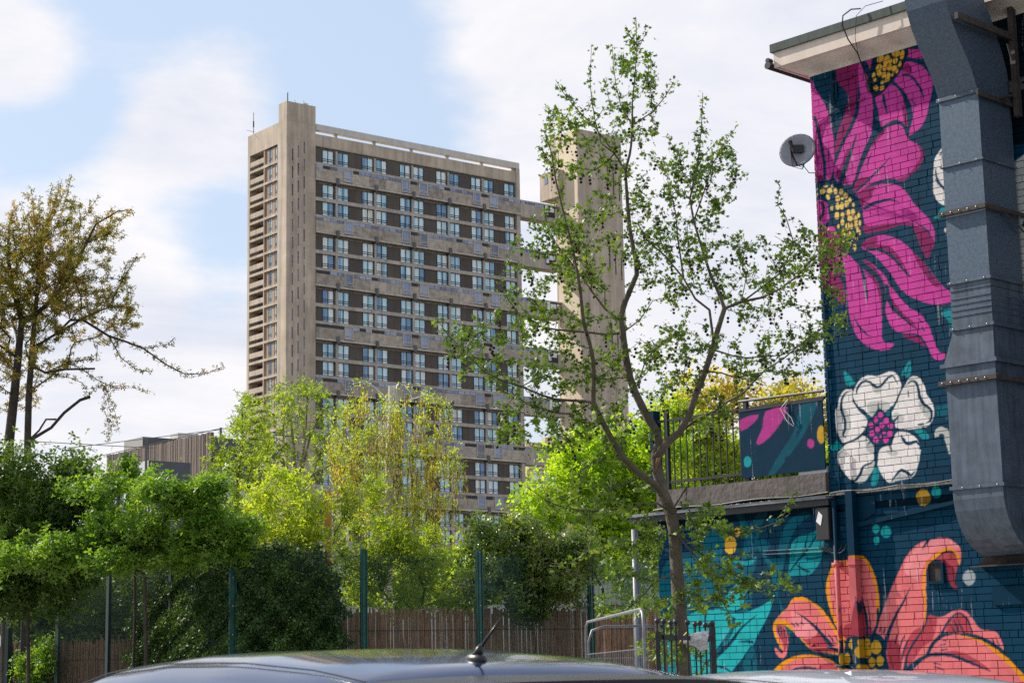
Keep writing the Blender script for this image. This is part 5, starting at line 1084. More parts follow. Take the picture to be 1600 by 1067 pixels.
# ================================================================ cars
m_glass = mat('tinted_glass', (.012, .014, .018), .06, .1, 2, spec=.8); m_rub = mat('rubber', (.02, .02, .02), .85, .2, 10); m_alloy = mat('alloy', (.4, .41, .43), .35, .1, 5, metal=.8); m_trim = mat('black_trim', (.012, .012, .014), .35, .2, 4)
def car(name, label, cat, paint, loc, heading, L=4.3, H=1.68, Wd_=1.8, fin=False, hatch=True):
    """local frame: y forward, x right"""
    t = thing(name, label, cat, loc, heading)
    ny, nx = 44, 11; ys = np.linspace(-L / 2, L / 2, ny)
    def prof(y, tab): return np.interp(y, [a for a, _ in tab], [c for _, c in tab])
    s = L / 4.3
    ztop = [(-2.15, .95), (-2.08, 1.2), (-1.98, 1.52), (-1.86, 1.612), (-1.6, 1.645), (-1.1, 1.675), (-.5, 1.68), (.0, 1.66), (.35, 1.615), (.6, 1.52), (1.05, 1.22), (1.3, 1.06), (1.8, .98), (2.1, .82), (2.15, .62)]
    ztop = [(a * s, c * H / 1.68) for a, c in ztop]
    belt = [(-2.15 * s, .9), (-1.2, .98), (.8, .93), (1.3, .9), (2.15 * s, .6)]
    wb = [(-2.15 * s, .78), (-1.9, .87), (-1.2, .9), (1.2, .9), (1.9, .84), (2.15 * s, .66)]
    wr = [(-2.15 * s, .60), (-1.9, .60), (-1.2, .62), (.3, .61), (.7, .66), (1.25, .76), (2.15 * s, .6)]
    vs = []; rings = []
    for y in ys:
        zt, bz, w1, w2 = prof(y, ztop), min(prof(y, belt), prof(y, ztop) - .03), prof(y, wb) * Wd_ / 1.8, prof(y, wr) * Wd_ / 1.8
        gl = zt - bz > .12; half = [(w1 - .06, .22), (w1, .42), (w1 + .005, .68), (w1 - .01, bz)]
        if gl: half += [(w2 + .07, zt - .15), (w2 + .005, zt - .075), (w2 - .10, zt - .030), (w2 * .55, zt - .008), (0, zt)]
        else: half += [(w1 - .05, bz + (zt - bz) * .5), (w1 - .12, zt - .02), (w1 * .7, zt - .005), (w1 * .4, zt), (0, zt)]
        r_ = [(x, y, z) for x, z in half] + [(-x, y, z) for x, z in half[:-1][::-1]]
        vs += r_; rings.append(len(r_))
    n = rings[0]; b = MB(); fs = []; mi = []
    for i in range(ny - 1):
        yc = (ys[i] + ys[i + 1]) / 2
        for k in range(n - 1):
            fs.append((i * n + k, (i + 1) * n + k, (i + 1) * n + k + 1, i * n + k + 1))
            side = k in (3, n - 5); zt = prof(yc, ztop)
            g = side and -1.85 * s < yc < 1.0 * s
            topglass = (4 <= k <= n - 6) and ((.42 * s < yc < 1.12 * s) or (-2.12 * s < yc < -1.99 * s and hatch))
            mi.append(1 if (g or topglass) else 0)
    b.v = vs; b.f = fs; b.m = mi
    b.f.append(tuple(range(n))); b.m.append(0); b.f.append(tuple((ny - 1) * n + k for k in range(n))[::-1]); b.m.append(0)
    o = b.build('body', [paint, m_glass], t, smooth=True); sb = o.modifiers.new('sub', 'SUBSURF'); sb.levels = 1; sb.render_levels = 2
    # seams on the roof
    for sx in (-1, 1):
        b = MB(); pts = []
        for y in np.linspace(-1.86 * s, .35 * s, 16): pts.append((sx * (prof(y, wr) * Wd_ / 1.8 - .06), y, prof(y, ztop) - .042))
        b.tube(pts, .0025, 5); b.build('roof_channel', m_trim, t)
    if hatch:
        b = MB(); zs_ = prof(-1.9 * s, ztop); hw = .60 * Wd_ / 1.8
        for i in range(12):
            x0, x1 = -hw + i * hw / 6, -hw + (i + 1) * hw / 6; c0 = 1 - (abs(x0) / hw) ** 3 * .6; c1 = 1 - (abs(x1) / hw) ** 3 * .6
            z0_ = zs_ - .035 + .03 * c0; z1_ = zs_ - .035 + .03 * c1; yb0 = -2.06 * s - .13 * c0; yb1 = -2.06 * s - .13 * c1
            b.add([(x0, yb0, z0_ - .10), (x1, yb1, z1_ - .10), (x1, yb1, z1_ - .012), (x0, yb0, z0_ - .012), (x0, -1.88 * s, z0_ - .03), (x1, -1.88 * s, z1_ - .03), (x1, -1.9 * s, z1_ + .006), (x0, -1.9 * s, z0_ + .006)],
                  [(0, 1, 2, 3), (3, 2, 6, 7), (0, 4, 5, 1)] + ([(0, 3, 7, 4)] if i == 0 else []) + ([(1, 5, 6, 2)] if i == 11 else []))
        b.build('rear_spoiler', m_trim, t)
    for sx in (-1, 1):
        for yy in (-1.3 * s, 1.32 * s):
            b = MB(); b.tube([(0, 0, 0), (sx * .2, 0, 0)], .32, 24); wh = b.build('wheel', m_rub, t, loc=(sx * .70, yy, .32)); b = MB(); b.tube([(sx * .19, 0, 0), (sx * .208, 0, 0)], .2, 16); b.build('rim', m_alloy, wh)
        b = MB(); b.box(sx * .92 - .09, sx * .92 + .09, .62, .78, 1.0, 1.12); b.build('wing_mirror', paint, t, bevel=.03)
        b = MB(); b.box(sx * .62 - .14, sx * .62 + .14, -2.17 * s, -2.0 * s, .72, .92); b.build('tail_light', mat('red_lens', (.3, .01, .01), .2, .1, 3), t, bevel=.02)
    return t
m_navy = mat('metallic_blue_paint', (.030, .062, .150), .14, .15, 3, metal=.75, spec=.5, coat=.45)
m_silv = mat('silver_paint', (.50, .53, .60), .3, .05, 3, metal=.3, spec=.6, coat=.8)
cp_ = at(888, 1046, 5.3)
HD = math.radians(33)
c1 = car('parked_car', 'dark blue glossy car roof with black aerial close to the viewer', 'car', m_navy, (0, 0, 0), HD, H=1.697)
fw_ = np.array([-math.sin(HD), math.cos(HD), 0]); c1.location = tuple(np.array([cp_[0], cp_[1], 0]) + fw_ * 2.05)
b = MB(); b.ball((-.10, -1.72, 1.642), .038, 14, 8, (.62, 1.3, .6)); b.tube([(-.10, -1.73, 1.650), (-.10, -1.75, 1.685)], [.020, .007], 8); b.tube([(-.10, -1.745, 1.675), (-.075, -1.82, 1.758)], [.0045, .0032], 6)
b.build('aerial', m_trim, c1, smooth=True)
b = MB()
for sx in (-1, 1): b.tube([(sx * .15, -1.66, 1.632), (sx * .27, -1.8, 1.608), (sx * .30, -1.9, 1.585)], .004, 4)
b.build('panel_gap', m_trim, c1)
for sx in (-1, 1):
    b = MB(); 
    n1_ = 10; vs = []; 
    for i in range(n1_ + 1):
        for j in range(7):
            y = -1.8 + i * .26; x = sx * (.22 + (j - 3) * .045); hh = .022 * math.cos((j - 3) / 3 * math.pi / 2) * math.sin(math.pi * i / n1_) ** .6
            zt = np.interp(y, [-1.86, -1.6, -1.1, -.5, 0, .35, .8], [1.612, 1.645, 1.675, 1.68, 1.66, 1.615, 1.6]); vs.append((x, y, zt - .012 + hh))
    b.add(vs, [(i * 7 + j, i * 7 + j + 1, (i + 1) * 7 + j + 1, (i + 1) * 7 + j) for i in range(n1_) for j in range(6)]); b.build('roof_swage', m_navy, c1, smooth=True)
q_ = at(1165, 1050, 9.6)
c2 = car('parked_car', 'silver car roof with white fin aerial below the painted wall', 'car', m_silv, (0, 0, 0), math.radians(24), H=1.6)
c2.location = (q_[0], q_[1] + .6, 0)
fz = at(1290, 1062, 9.0)
b = MB(); b.prism([(-.04, -.10, 0), (.04, -.10, 0), (.01, .02, 0), (-.01, .02, 0)], (0, 0, .001)); 
b.add([(-.035, -.09, 1.52), (.035, -.09, 1.52), (.035, .12, 1.52), (-.035, .12, 1.52), (0, -.08, 1.60), (0, 0, 1.59)], [(0, 1, 4), (1, 2, 5, 4), (2, 3, 5), (3, 0, 4, 5)]); fo = b.build('fin_aerial', mat('white_fin', (.7, .72, .75), .35, .05, 3), c2, loc=(-.17, -1.3, -.015))
# ================================================================ vegetation
m_bark = mat('plane_bark', (.06, .05, .034), .9, .5, 9, bump=.6, bscale=30, col2=(.15, .125, .085)); m_bark2 = mat('dark_bark', (.05, .042, .035), .95, .4, 6, bump=.6, bscale=25); m_birch = mat('birch_bark', (.62, .58, .52), .8, .2, 5, bump=.3, bscale=20, detail=8); m_greyb = mat('grey_bark', (.22, .19, .155), .9, .3, 6)
L_plane = leafmat('plane_leaf', (.04, .09, .010), (.11, .19, .018), (.19, .26, .03), .33)
L_cherry = leafmat('cherry_leaf', (.09, .11, .014), (.24, .19, .03), (.33, .14, .06), .38)
L_dark = leafmat('dark_leaf', (.035, .075, .014), (.11, .19, .035), None, .36)
L_mid = leafmat('fresh_leaf', (.06, .145, .016), (.155, .27, .035), (.23, .34, .05), .42)
L_thin = leafmat('alder_leaf', (.11, .19, .02), (.27, .36, .04), None, .48)
L_yel = leafmat('yellow_green_leaf', (.17, .27, .02), (.36, .43, .05), None, .5)
L_cat = leafmat('birch_catkin', (.24, .28, .04), (.45, .38, .07), (.50, .34, .07), .45)
L_maple = leafmat('lime_leaf', (.15, .28, .014), (.32, .45, .03), None, .55)
L_oran = leafmat('bronze_leaf', (.26, .30, .04), (.44, .34, .10), None, .45)
L_ivy = leafmat('ivy_leaf', (.018, .045, .016), (.07, .135, .032), (.12, .21, .042), .14, .55, .25)
L_bush = leafmat('laurel_leaf', (.05, .10, .025), (.15, .22, .05), (.22, .20, .08), .32, .35, .5)
m_fruit = mat('seed_ball', (.035, .022, .014), .95, .4, 60)

def make_tree(name, label, limbs, att, bark, leafm, nleaf, lsize, D0, base_px, tip=.004, maxr=.012, spread=.05, tmpl=T_LEAF, droop=0., bf=.25, wob=.1, sag=0., up=.5, follow=None, step=.25, cat='tree', n=6, rk=1., extra=None):
    T = Tree()
    for i, (pts, r) in enumerate(limbs): T.limb(pts, r, None if i == 0 else None, step)
    if att is not None: T.grow(att, step=step, bf=bf, wob=wob, sag=sag)
    T.radii(tip)
    root = np.array([T.p[0][0], T.p[0][1], 0]); t = thing(name, label, cat, root)
    b = MB(); b2 = T.mesh(b, n); b2.v = [(v[0] - root[0], v[1] - root[1], v[2]) for v in b2.v]; b2.build('trunk', bark, t, smooth=True)
    tp = T.tips(maxr)
    P, dd = leafpts(tp, nleaf, spread)
    dirs = unit(dd * .6 + RNG.normal(size=P.shape) * .5) if follow else None
    leaves('crown', P - root, lsize, leafm, tmpl, dirs=(dd if follow else None), up=up, droop=droop, parent=t, kind='stuff')
    return t, T, root
def px_limb(pts, D, dep=None):
    return [at(x, y, D + (dep[i] if dep is not None else 0)) for i, (x, y) in enumerate(pts)]

# ---- plane tree beside the painted wall
DP = 15.0
def pl(*pts, r0=.02, r1=.01, d0=0., d1=0.):
    n = len(pts); return (px_limb(pts, DP, np.linspace(d0, d1, n)), list(np.linspace(r0, r1, n)))
base = at(1070, 1067, DP); bz = base.copy(); bz[2] = 0.1
limbs = [([bz, base] + px_limb([(1066, 1000), (1061, 940), (1057, 880), (1054, 830), (1048, 800)], DP), [.078, .064, .060, .056, .052, .050, .050]),
         pl((1048, 800), (1036, 769), (1026, 731), (1024, 712), r0=.050, r1=.040),
         pl((1048, 800), (1054, 799), (1026, 759), (996, 737), (974, 716), (957, 688), (942, 660), (927, 628), (927, 589), (927, 565), (922, 539), (912, 505), (907, 458), (903, 430), (893, 380), (880, 330), (868, 280), (862, 240), (850, 205), r0=.032, r1=.004, d1=-.7),
         pl((1024, 712), (1030, 690), (1026, 675), (1007, 643), (992, 612), (984, 589), (977, 552), (973, 520), (969, 496), r0=.038, r1=.026),
         pl((969, 496), (977, 471), (988, 445), (995, 429), (994, 408), (988, 380), (984, 357), (981, 324), (979, 296), (977, 267), (984, 241), (986, 229), (988, 195), (988, 161), (992, 120), (995, 82), (994, 32), r0=.025, r1=.0025),
         pl((977, 267), (960, 240), (940, 225), (930, 190), (925, 160), (922, 130), (924, 75), r0=.009, r1=.0022),
         pl((960, 240), (930, 200), (905, 175), (880, 145), (868, 125), r0=.008, r1=.0025, d1=.3), pl((930, 190), (900, 197), (880, 185), (862, 180), r0=.006, r1=.0025, d1=-.3),
         pl((988, 195), (1020, 175), (1040, 150), (1052, 130), (1048, 128), r0=.007, r1=.0025, d1=-.3), pl((988, 190), (970, 165), (962, 130), (958, 95), (957, 72), r0=.007, r1=.0022, d1=.3),
         pl((994, 82), (1003, 65), (1012, 48), r0=.0035, r1=.002), pl((994, 75), (985, 58), (978, 42), r0=.0035, r1=.002),
         pl((1024, 712), (1028, 712), (1039, 694), (1062, 675), (1077, 647), (1086, 619), (1096, 595), (1102, 580), (1113, 546), (1122, 514), (1132, 482), r0=.036, r1=.020, d1=-.3),
         pl((1132, 482), (1128, 471), (1119, 449), (1110, 429), (1097, 389), (1084, 346), (1078, 311), (1086, 273), (1092, 240), (1096, 200), (1098, 145), r0=.016, r1=.0022, d0=-.3, d1=-.2),
         pl((1084, 346), (1100, 300), (1112, 260), (1130, 225), (1150, 200), r0=.008, r1=.0025, d0=-.3, d1=.2),
         pl((1132, 480), (1160, 471), (1190, 465), (1218, 452), (1246, 432), (1270, 405), (1290, 385), (1320, 360), r0=.015, r1=.003, d0=-.3, d1=.3), pl((1162, 469), (1190, 449), (1222, 424), (1240, 380), (1228, 340), (1215, 320), (1218, 288), r0=.010, r1=.0025, d0=-.3, d1=-.6),
         pl((1113, 546), (1115, 529), (1109, 484), (1087, 467), (1068, 434), (1039, 399), (1012, 376), (997, 350), r0=.016, r1=.005, d0=-.3, d1=-.7), pl((1068, 434), (1060, 380), (1055, 330), (1045, 290), r0=.009, r1=.003, d0=-.5, d1=-.9),
         pl((1071, 662), (1090, 655), (1120, 641), (1134, 629), (1160, 616), (1179, 595), (1196, 578), (1225, 560), (1260, 530), (1290, 510), (1320, 490), r0=.018, r1=.003, d1=.5),
         pl((1113, 556), (1145, 556), (1167, 559), (1220, 555), (1257, 535), (1284, 514), r0=.009, r1=.003, d0=-.3, d1=-.9), pl((1105, 575), (1150, 590), (1200, 580), (1250, 585), (1290, 570), r0=.008, r1=.003, d0=-.3, d1=.2),
         pl((969, 496), (964, 496), (945, 482), (924, 454), (907, 430), (885, 400), (860, 370), (850, 330), r0=.014, r1=.003, d1=.6), pl((973, 522), (950, 523), (924, 520), (867, 515), (841, 509), (811, 492), (792, 464), (779, 445), r0=.013, r1=.003, d1=.2),
         pl((925, 628), (867, 624), (845, 617), (815, 604), (785, 595), (755, 580), (727, 550), (699, 522), (682, 498), r0=.013, r1=.003, d0=-.2, d1=-.6), pl((815, 604), (840, 590), (890, 575), (920, 565), r0=.006, r1=.003, d0=-.4),
         pl((929, 639), (895, 647), (867, 645), (839, 636), (800, 620), (770, 600), (745, 560), r0=.010, r1=.003, d1=.4), pl((940, 662), (906, 679), (889, 688), (876, 697), (854, 701), (829, 697), r0=.008, r1=.003, d1=-.6),
         pl((984, 589), (950, 592), (925, 590), (890, 600), r0=.007, r1=.003), pl((976, 555), (940, 560), (915, 570), (880, 580), r0=.007, r1=.003, d1=.5), pl((992, 612), (1010, 560), (1040, 530), (1080, 520), r0=.008, r1=.003, d1=.5), pl((973, 520), (1000, 500), (1020, 470), (1060, 460), r0=.008, r1=.003, d1=.4),
         pl((1048, 785), (1026, 786), (970, 795), (921, 799), (880, 793), (854, 782), (825, 762), r0=.011, r1=.003, d1=-.5), pl((921, 799), (925, 830), (920, 860), (890, 880), (860, 880), r0=.006, r1=.0025, d0=-.3, d1=-.5), pl((1026, 735), (990, 750), (950, 765), (935, 770), (960, 780), (985, 783), r0=.009, r1=.003, d1=-.3),
         pl((1060, 896), (1051, 896), (1022, 909), (1004, 930), (979, 952), (960, 960), (930, 945), r0=.011, r1=.003, d1=-.5), pl((1056, 842), (1079, 861), (1097, 885), (1115, 900), (1128, 940), (1150, 975), r0=.011, r1=.003, d1=-.5), pl((1060, 845), (1080, 850), (1100, 870), (1160, 905), (1200, 915), (1250, 918), r0=.008, r1=.0025, d1=-.3),
         pl((1058, 850), (1030, 845), (1010, 835), (985, 860), (950, 890), r0=.007, r1=.003, d1=-.4), pl((1050, 800), (1090, 820), (1130, 830), (1180, 827), (1218, 815), (1235, 785), (1240, 770), r0=.008, r1=.0025, d1=-.4), pl((1052, 792), (1073, 760), (1072, 780), (1090, 840), (1105, 870), (1120, 905), r0=.010, r1=.003, d1=-.5), pl((1066, 1000), (1085, 1010), (1100, 1040), (1090, 1070), r0=.006, r1=.003, d1=-.4),
         pl((1062, 960), (1040, 985), (1010, 1000), (1000, 1020), r0=.006, r1=.003, d1=-.4)]
sp = [(985, 150, 55, 75), (1000, 260, 80, 80), (900, 230, 70, 90), (1100, 270, 70, 80), (960, 380, 120, 80), (1080, 400, 110, 80), (860, 420, 90, 90), (1200, 420, 90, 70), (1260, 400, 60, 60), (800, 520, 100, 70), (740, 560, 60, 50), (900, 560, 110, 80), (1050, 560, 90, 60), (1190, 540, 110, 60), (1290, 500, 45, 60),
      (850, 660, 110, 50), (950, 660, 80, 60), (1100, 640, 60, 40), (920, 780, 90, 60), (1000, 850, 60, 50), (990, 940, 70, 35), (1120, 900, 60, 60), (1200, 920, 60, 18), (1050, 1010, 70, 25), (1110, 820, 50, 35), (1310, 400, 30, 50)]
att = blobs(sp, DP, 1250, ydepth=.8)
pt, PT_, proot = make_tree('plane_tree', 'young london plane tree with hanging seed balls in front of the painted building', limbs, att, m_bark, L_plane, 15500, .031, DP, None, tip=.0021, maxr=.0066, spread=.02, tmpl=T_PLANE, droop=.35, bf=.12, wob=.16, up=.35, follow=True, step=.13, n=9)
tp = PT_.tips(.006)
P, dd = leafpts(tp, 3600, .02)
for c_ in range(0): pass
P2 = P + RNG.normal(size=P.shape) * .02
leaves('young_leaf', P2 - proot, .024, L_plane, T_PLANE, up=.2, droop=.3, parent=pt, kind='stuff')
# the leaves that show largest: single pieces
near = [(940, 660), (1000, 850), (1050, 1010), (990, 950), (1120, 960), (1200, 920), (1090, 820), (900, 470), (800, 560), (1300, 400)]
lm_mesh = []
for k in range(5):
    v, f = T_PLANE; sc_l = .066 + .006 * k; v2 = v * sc_l; v2[:, 2] += np.sin(v2[:, 0] * 30 + k) * .006
    me = npmesh('leaf', v2, f, 3, L_plane, np.full(len(f), .2 + .18 * k)); lm_mesh.append(me)
lowt = [t_ for t_ in tp if t_[1][2] < at(1000, 640, DP)[2]]
P, dd = leafpts(lowt, 300, .02)
for i in range(300): link('leaf', lm_mesh[i % 5], pt, P[i] - proot, (random.uniform(-.7, .7), random.uniform(.1, 1.0), random.uniform(0, 6.28)))
fb = MB(); sel = [t_ for t_ in tp if at(1000, 780, DP)[2] < t_[1][2] < at(1000, 150, DP)[2]]
P, dd = leafpts(sel, 640, .0)
for p in P:
    q = p - proot; L_ = random.uniform(.03, .11); j = random.choice((1, 1, 2, 3)); r_ = random.choice((.005, .006, .012, .013))
    fb.tube([q, q + np.array([random.uniform(-.02, .02), 0, -L_ * .6]), q + np.array([0, 0, -L_ - .03 * (j - 1)])], .0009, 3)
    for k in range(j): fb.ball(tuple(q + np.array([random.uniform(-.012, .012), random.uniform(-.01, .01), -L_ - .03 * k])), r_, 7, 5)
fb.build('seed_balls', m_fruit, pt, kind='stuff')
ds = MB(); q = at(1031, 697, DP - .045) - proot; q2 = at(1040, 705, DP - .05) - proot
ds.tube([at(1024, 740, DP - .03) - proot, at(1028, 716, DP - .04) - proot, at(1037, 700, DP - .045) - proot, at(1046, 694, DP - .045) - proot], [.008, .018, .022, .014], 8); ds.build('torn_branch_scar', mat('bare_wood', (.24, .13, .075), .9, .4, 20), pt, smooth=True)

# ---- cherry tree, upper left
DC = 36.
def cl_(*pts, r0=.05, r1=.01, d1=0.): return (px_limb(pts, DC, np.linspace(0, d1, len(pts))), list(np.linspace(r0, r1, len(pts))))
cb_ = at(14, 1000, DC); cz = cb_.copy(); cz[2] = 0
limbs = [([cz] + px_limb([(12, 850), (14, 690), (22, 620), (28, 560), (34, 500)], DC), [.13, .11, .10, .09, .08, .06]), ([at(42, 1000, DC) * np.array([1, 1, 0])] + px_limb([(42, 850), (43, 690), (45, 620), (50, 545), (56, 480), (60, 420), (66, 360)], DC), [.10, .085, .07, .065, .055, .045, .03, .02]),
         cl_((34, 500), (20, 450), (12, 400), (15, 350), (20, 330), r0=.06, r1=.01), cl_((34, 510), (80, 470), (110, 430), (135, 380), (150, 350), (185, 330), (206, 328), r0=.05, r1=.006), cl_((50, 545), (90, 520), (140, 492), (170, 480), (190, 440), (215, 400), r0=.03, r1=.006),
         cl_((90, 500), (130, 500), (170, 525), (200, 535), (225, 545), (260, 570), (290, 585), (325, 583), (350, 572), r0=.03, r1=.004, d1=-.6), cl_((170, 525), (190, 560), (215, 578), (240, 580), r0=.014, r1=.004), cl_((225, 545), (262, 538), (274, 527), r0=.008, r1=.004), cl_((190, 540), (195, 500), (210, 480), r0=.008, r1=.003),
         cl_((60, 582), (70, 582), (100, 577), (148, 576), r0=.028, r1=.02, d1=-.4), cl_((75, 580), (110, 565), (150, 560), r0=.012, r1=.007), cl_((120, 580), (150, 592), (172, 603), r0=.012, r1=.006), cl_((90, 582), (128, 598), (135, 608), (136, 622), r0=.008, r1=.006), cl_((60, 690), (80, 668), (100, 645), (125, 625), (140, 620), r0=.030, r1=.035, d1=-.4), cl_((50, 690), (72, 655), (88, 655), r0=.02, r1=.02),
         cl_((136, 620), (150, 605), (163, 602), (172, 640), (175, 680), r0=.008, r1=.003), cl_((160, 605), (162, 640), (170, 660), (168, 690), r0=.005, r1=.002), cl_((165, 603), (180, 645), (185, 675), r0=.005, r1=.002), cl_((172, 603), (200, 603), (240, 613), r0=.004, r1=.002)]
for x, y, x2, y2 in [(60, 420, 48, 292), (60, 420, 60, 310), (66, 380, 82, 290), (66, 370, 97, 280), (80, 380, 112, 272), (90, 380, 117, 305), (100, 380, 155, 305), (110, 390, 152, 342), (140, 370, 190, 340), (20, 350, 12, 330), (34, 400, 20, 315), (150, 380, 205, 328), (170, 420, 222, 402), (40, 420, 44, 330)]:
    limbs.append(cl_((x, y), ((x + x2) / 2 + 3, (y + y2) / 2), (x2, y2), r0=.012, r1=.004, d1=random.uniform(-.5, .5)))
for i in range(46):
    a_ = math.radians(random.uniform(-75, 62)); r0_ = random.uniform(40, 90); L_ = random.uniform(60, 150); x0_, y0_ = random.uniform(0, 120), random.uniform(400, 520)
    x1_, y1_ = x0_ + math.sin(a_) * L_, y0_ - math.cos(a_) * L_
    limbs.append(cl_((x0_, y0_), ((x0_ + x1_) / 2 + random.uniform(0, 8), (y0_ + y1_) / 2 + 3), (x1_, y1_), r0=.013, r1=.005, d1=random.uniform(-1.2, 1.2)))
sp = [(60, 440, 120, 90), (120, 410, 90, 70), (110, 360, 90, 50), (0, 480, 90, 110), (130, 500, 80, 45), (90, 340, 55, 40), (10, 390, 55, 60), (180, 470, 40, 50), (55, 560, 55, 45), (-70, 450, 100, 150), (20, 600, 40, 50)]
att = blobs(sp, DC, 1100, ydepth=1.8)
make_tree('cherry_tree', 'large cherry tree going over from bronze blossom to leaf at the left edge', limbs, att, m_bark2, L_cherry, 28000, .040, DC, None, tip=.0055, maxr=.018, spread=.035, tmpl=T_CLUMP, bf=.33, wob=.10, step=.25, n=8)
def scatter(spec, k=9, fl=.6):
    out = []
    for b_ in spec:
        for _ in range(k):
            a = random.uniform(0, 6.28); r = math.sqrt(random.random()) * 1.18; s_ = random.uniform(.13, .40)
            out.append((b_[0] + b_[2] * r * math.cos(a), b_[1] + b_[3] * r * math.sin(a), max(6, b_[2] * s_ * 1.15), max(5, b_[3] * s_ * fl * 1.3)) + ((b_[4] if len(b_) > 4 else 0) + random.uniform(-.7, .7),))
    return out
def shrub(name, label, spec, D, n, size, lm, stems=40, depth=1., tmpl=T_CLUMP, cat='shrub', ydepth=None, bark=None, natt=160, up=.7, droop=.1, spread=.12, base_px=None, lo=.35, tip=.004, maxr=.02, trunk_r=.04, limbs=None, bf=.15, wob=.12):
    """foliage carried on a real branching frame"""
    xs = np.mean([b_[0] for b_ in spec]) if base_px is None else base_px; spec = scatter(spec); ydepth = None; c = at(xs, 900, D); c[2] = 0
    top = max(at(b_[0], b_[1], D)[2] for b_ in spec); lowz = min(at(b_[0], b_[1] + b_[3], D)[2] for b_ in spec)
    T = Tree(); T.limb([c, c + np.array([.05, 0, max(.5, lowz * .6)]), c + np.array([0, .05, max(.9, lowz)])], [trunk_r, trunk_r * .85, trunk_r * .7], None, .3)
    for l in (limbs or []): T.limb(l[0], l[1], None, .3)
    T.grow(blobs(spec, D, natt, depth, ydepth, lo=.1), step=.3, bf=bf, wob=wob); T.radii(tip)
    t = thing(name, label, cat, c); b = T.mesh(MB(), 6); b.v = [(v[0] - c[0], v[1] - c[1], v[2]) for v in b.v]; b.build('trunk' if cat == 'tree' else 'stem', bark or m_bark2, t, smooth=True)
    P, dd = leafpts(T.tips(maxr), int(n * .6), spread); Q = blobs(spec, D, n - int(n * .6), depth, ydepth, lo=lo)
    # clump the free leaves around branch ends
    ends = np.array([s_[1] for s_ in T.tips(maxr)]); pick = ends[RNG.integers(0, len(ends), len(Q))]; Q = Q * .35 + (pick + RNG.normal(size=Q.shape) * spread * 1.7) * .65 if True else Q
    A = np.concatenate([P, pick + RNG.normal(size=Q.shape) * spread * 1.35]) - c
    leaves('crown' if cat == 'tree' else 'foliage', A, size, lm, tmpl, up=up, droop=droop, parent=t, kind='stuff')
    return t
shrub('evergreen_tree', 'dense dark green tree filling the left edge under the cherry', [(30, 785, 70, 50), (90, 745, 40, 24), (20, 850, 80, 50), (-40, 760, 50, 50), (60, 815, 70, 45), (60, 900, 80, 40), (5, 730, 40, 24), (125, 785, 40, 40)], 31.5, 20000, .07, L_dark, cat='tree', natt=420, spread=.14)
shrub('spreading_tree', 'bright green broad leaved tree spreading low over the mesh fence', [(200, 815, 130, 50), (110, 845, 80, 34), (285, 790, 60, 45), (165, 768, 60, 32), (330, 835, 50, 35), (240, 850, 100, 25), (60, 868, 80, 24), (380, 850, 30, 25), (130, 880, 120, 14), (300, 868, 70, 16), (20, 850, 50, 25)], 30.0, 17500, .065, L_mid, cat='tree', natt=560, up=1.2, droop=.25, spread=.085, base_px=225)
shrub('hop_column', 'narrow column of climbing leaves standing up behind the green tree', [(205, 722, 12, 18), (206, 750, 12, 25), (212, 780, 14, 25)], 33, 700, .09, L_mid, cat='climbing plant', natt=30, spread=.06, trunk_r=.03)
shrub('understorey_shrub', 'shadowy shrubs behind the dark mesh fence at left', [(60, 950, 60, 45), (140, 930, 70, 50), (230, 930, 60, 50), (180, 990, 60, 40), (20, 940, 50, 60), (110, 1000, 70, 30)], 39.5, 12000, .085, L_dark, natt=160, spread=.2, ydepth=1.5)
shrub('ivy_clump', 'small bright ivy clump climbing the foot of the dark fence', [(60, 1035, 26, 28), (45, 1050, 20, 20), (72, 1015, 14, 20)], 35.6, 1800, .06, L_mid, natt=60, spread=.07, trunk_r=.02, ydepth=.25)
shrub('yellow_shrub', 'yellow green sunlit shrub between the thin tree and the birch', [(450, 800, 55, 36), (405, 835, 45, 26), (480, 840, 35, 30), (440, 760, 40, 30), (500, 800, 26, 40), (400, 820, 36, 30)], 36, 4200, .062, L_yel, natt=200, spread=.11)
shrub('wiry_shrub', 'loose leafy growth rising behind the cane screen below the birch', [(590, 890, 60, 55), (680, 885, 55, 55), (640, 930, 90, 22), (545, 880, 30, 60), (720, 920, 40, 25), (560, 800, 30, 50), (640, 830, 35, 30)], 34.2, 6500, .06, L_thin, natt=380, spread=.09, ydepth=.8)
shrub('laurel_bush', 'large rounded bush with glossy leaves lit on top and dark below', [(830, 858, 72, 42), (790, 890, 52, 50), (870, 895, 52, 44), (762, 848, 26, 28), (830, 925, 80, 24), (905, 860, 24, 30)], 33.5, 15000, .068, L_bush, natt=420, spread=.10)
shrub('maple_tree', 'vivid yellow green maple crown behind the plane tree', [(900, 790, 72, 50), (960, 735, 60, 50), (1005, 800, 60, 80), (870, 815, 42, 34), (850, 770, 30, 40), (880, 700, 40, 24), (985, 880, 60, 45), (935, 850, 55, 36), (1040, 720, 40, 60), (1035, 860, 30, 50), (900, 740, 40, 30)], 37.5, 12500, .092, L_maple, cat='tree', natt=520, spread=.15, ydepth=2.)
shrub('bronze_tree', 'sunlit orange and green tree showing through the terrace railings', [(1090, 625, 50, 28), (1180, 612, 60, 22), (1240, 640, 60, 26), (1120, 690, 70, 55), (1220, 700, 70, 55), (1290, 640, 50, 40)], 46, 4000, .12, L_oran, cat='tree', natt=340, spread=.17, ydepth=2.)
shrub('bronze_tree', 'yellow green tree low behind the terrace railings', [(1080, 700, 60, 50), (1150, 730, 80, 40), (1250, 740, 60, 40), (1040, 650, 30, 30)], 42, 8000, .11, L_yel, cat='tree', natt=260, spread=.16, ydepth=1.5)
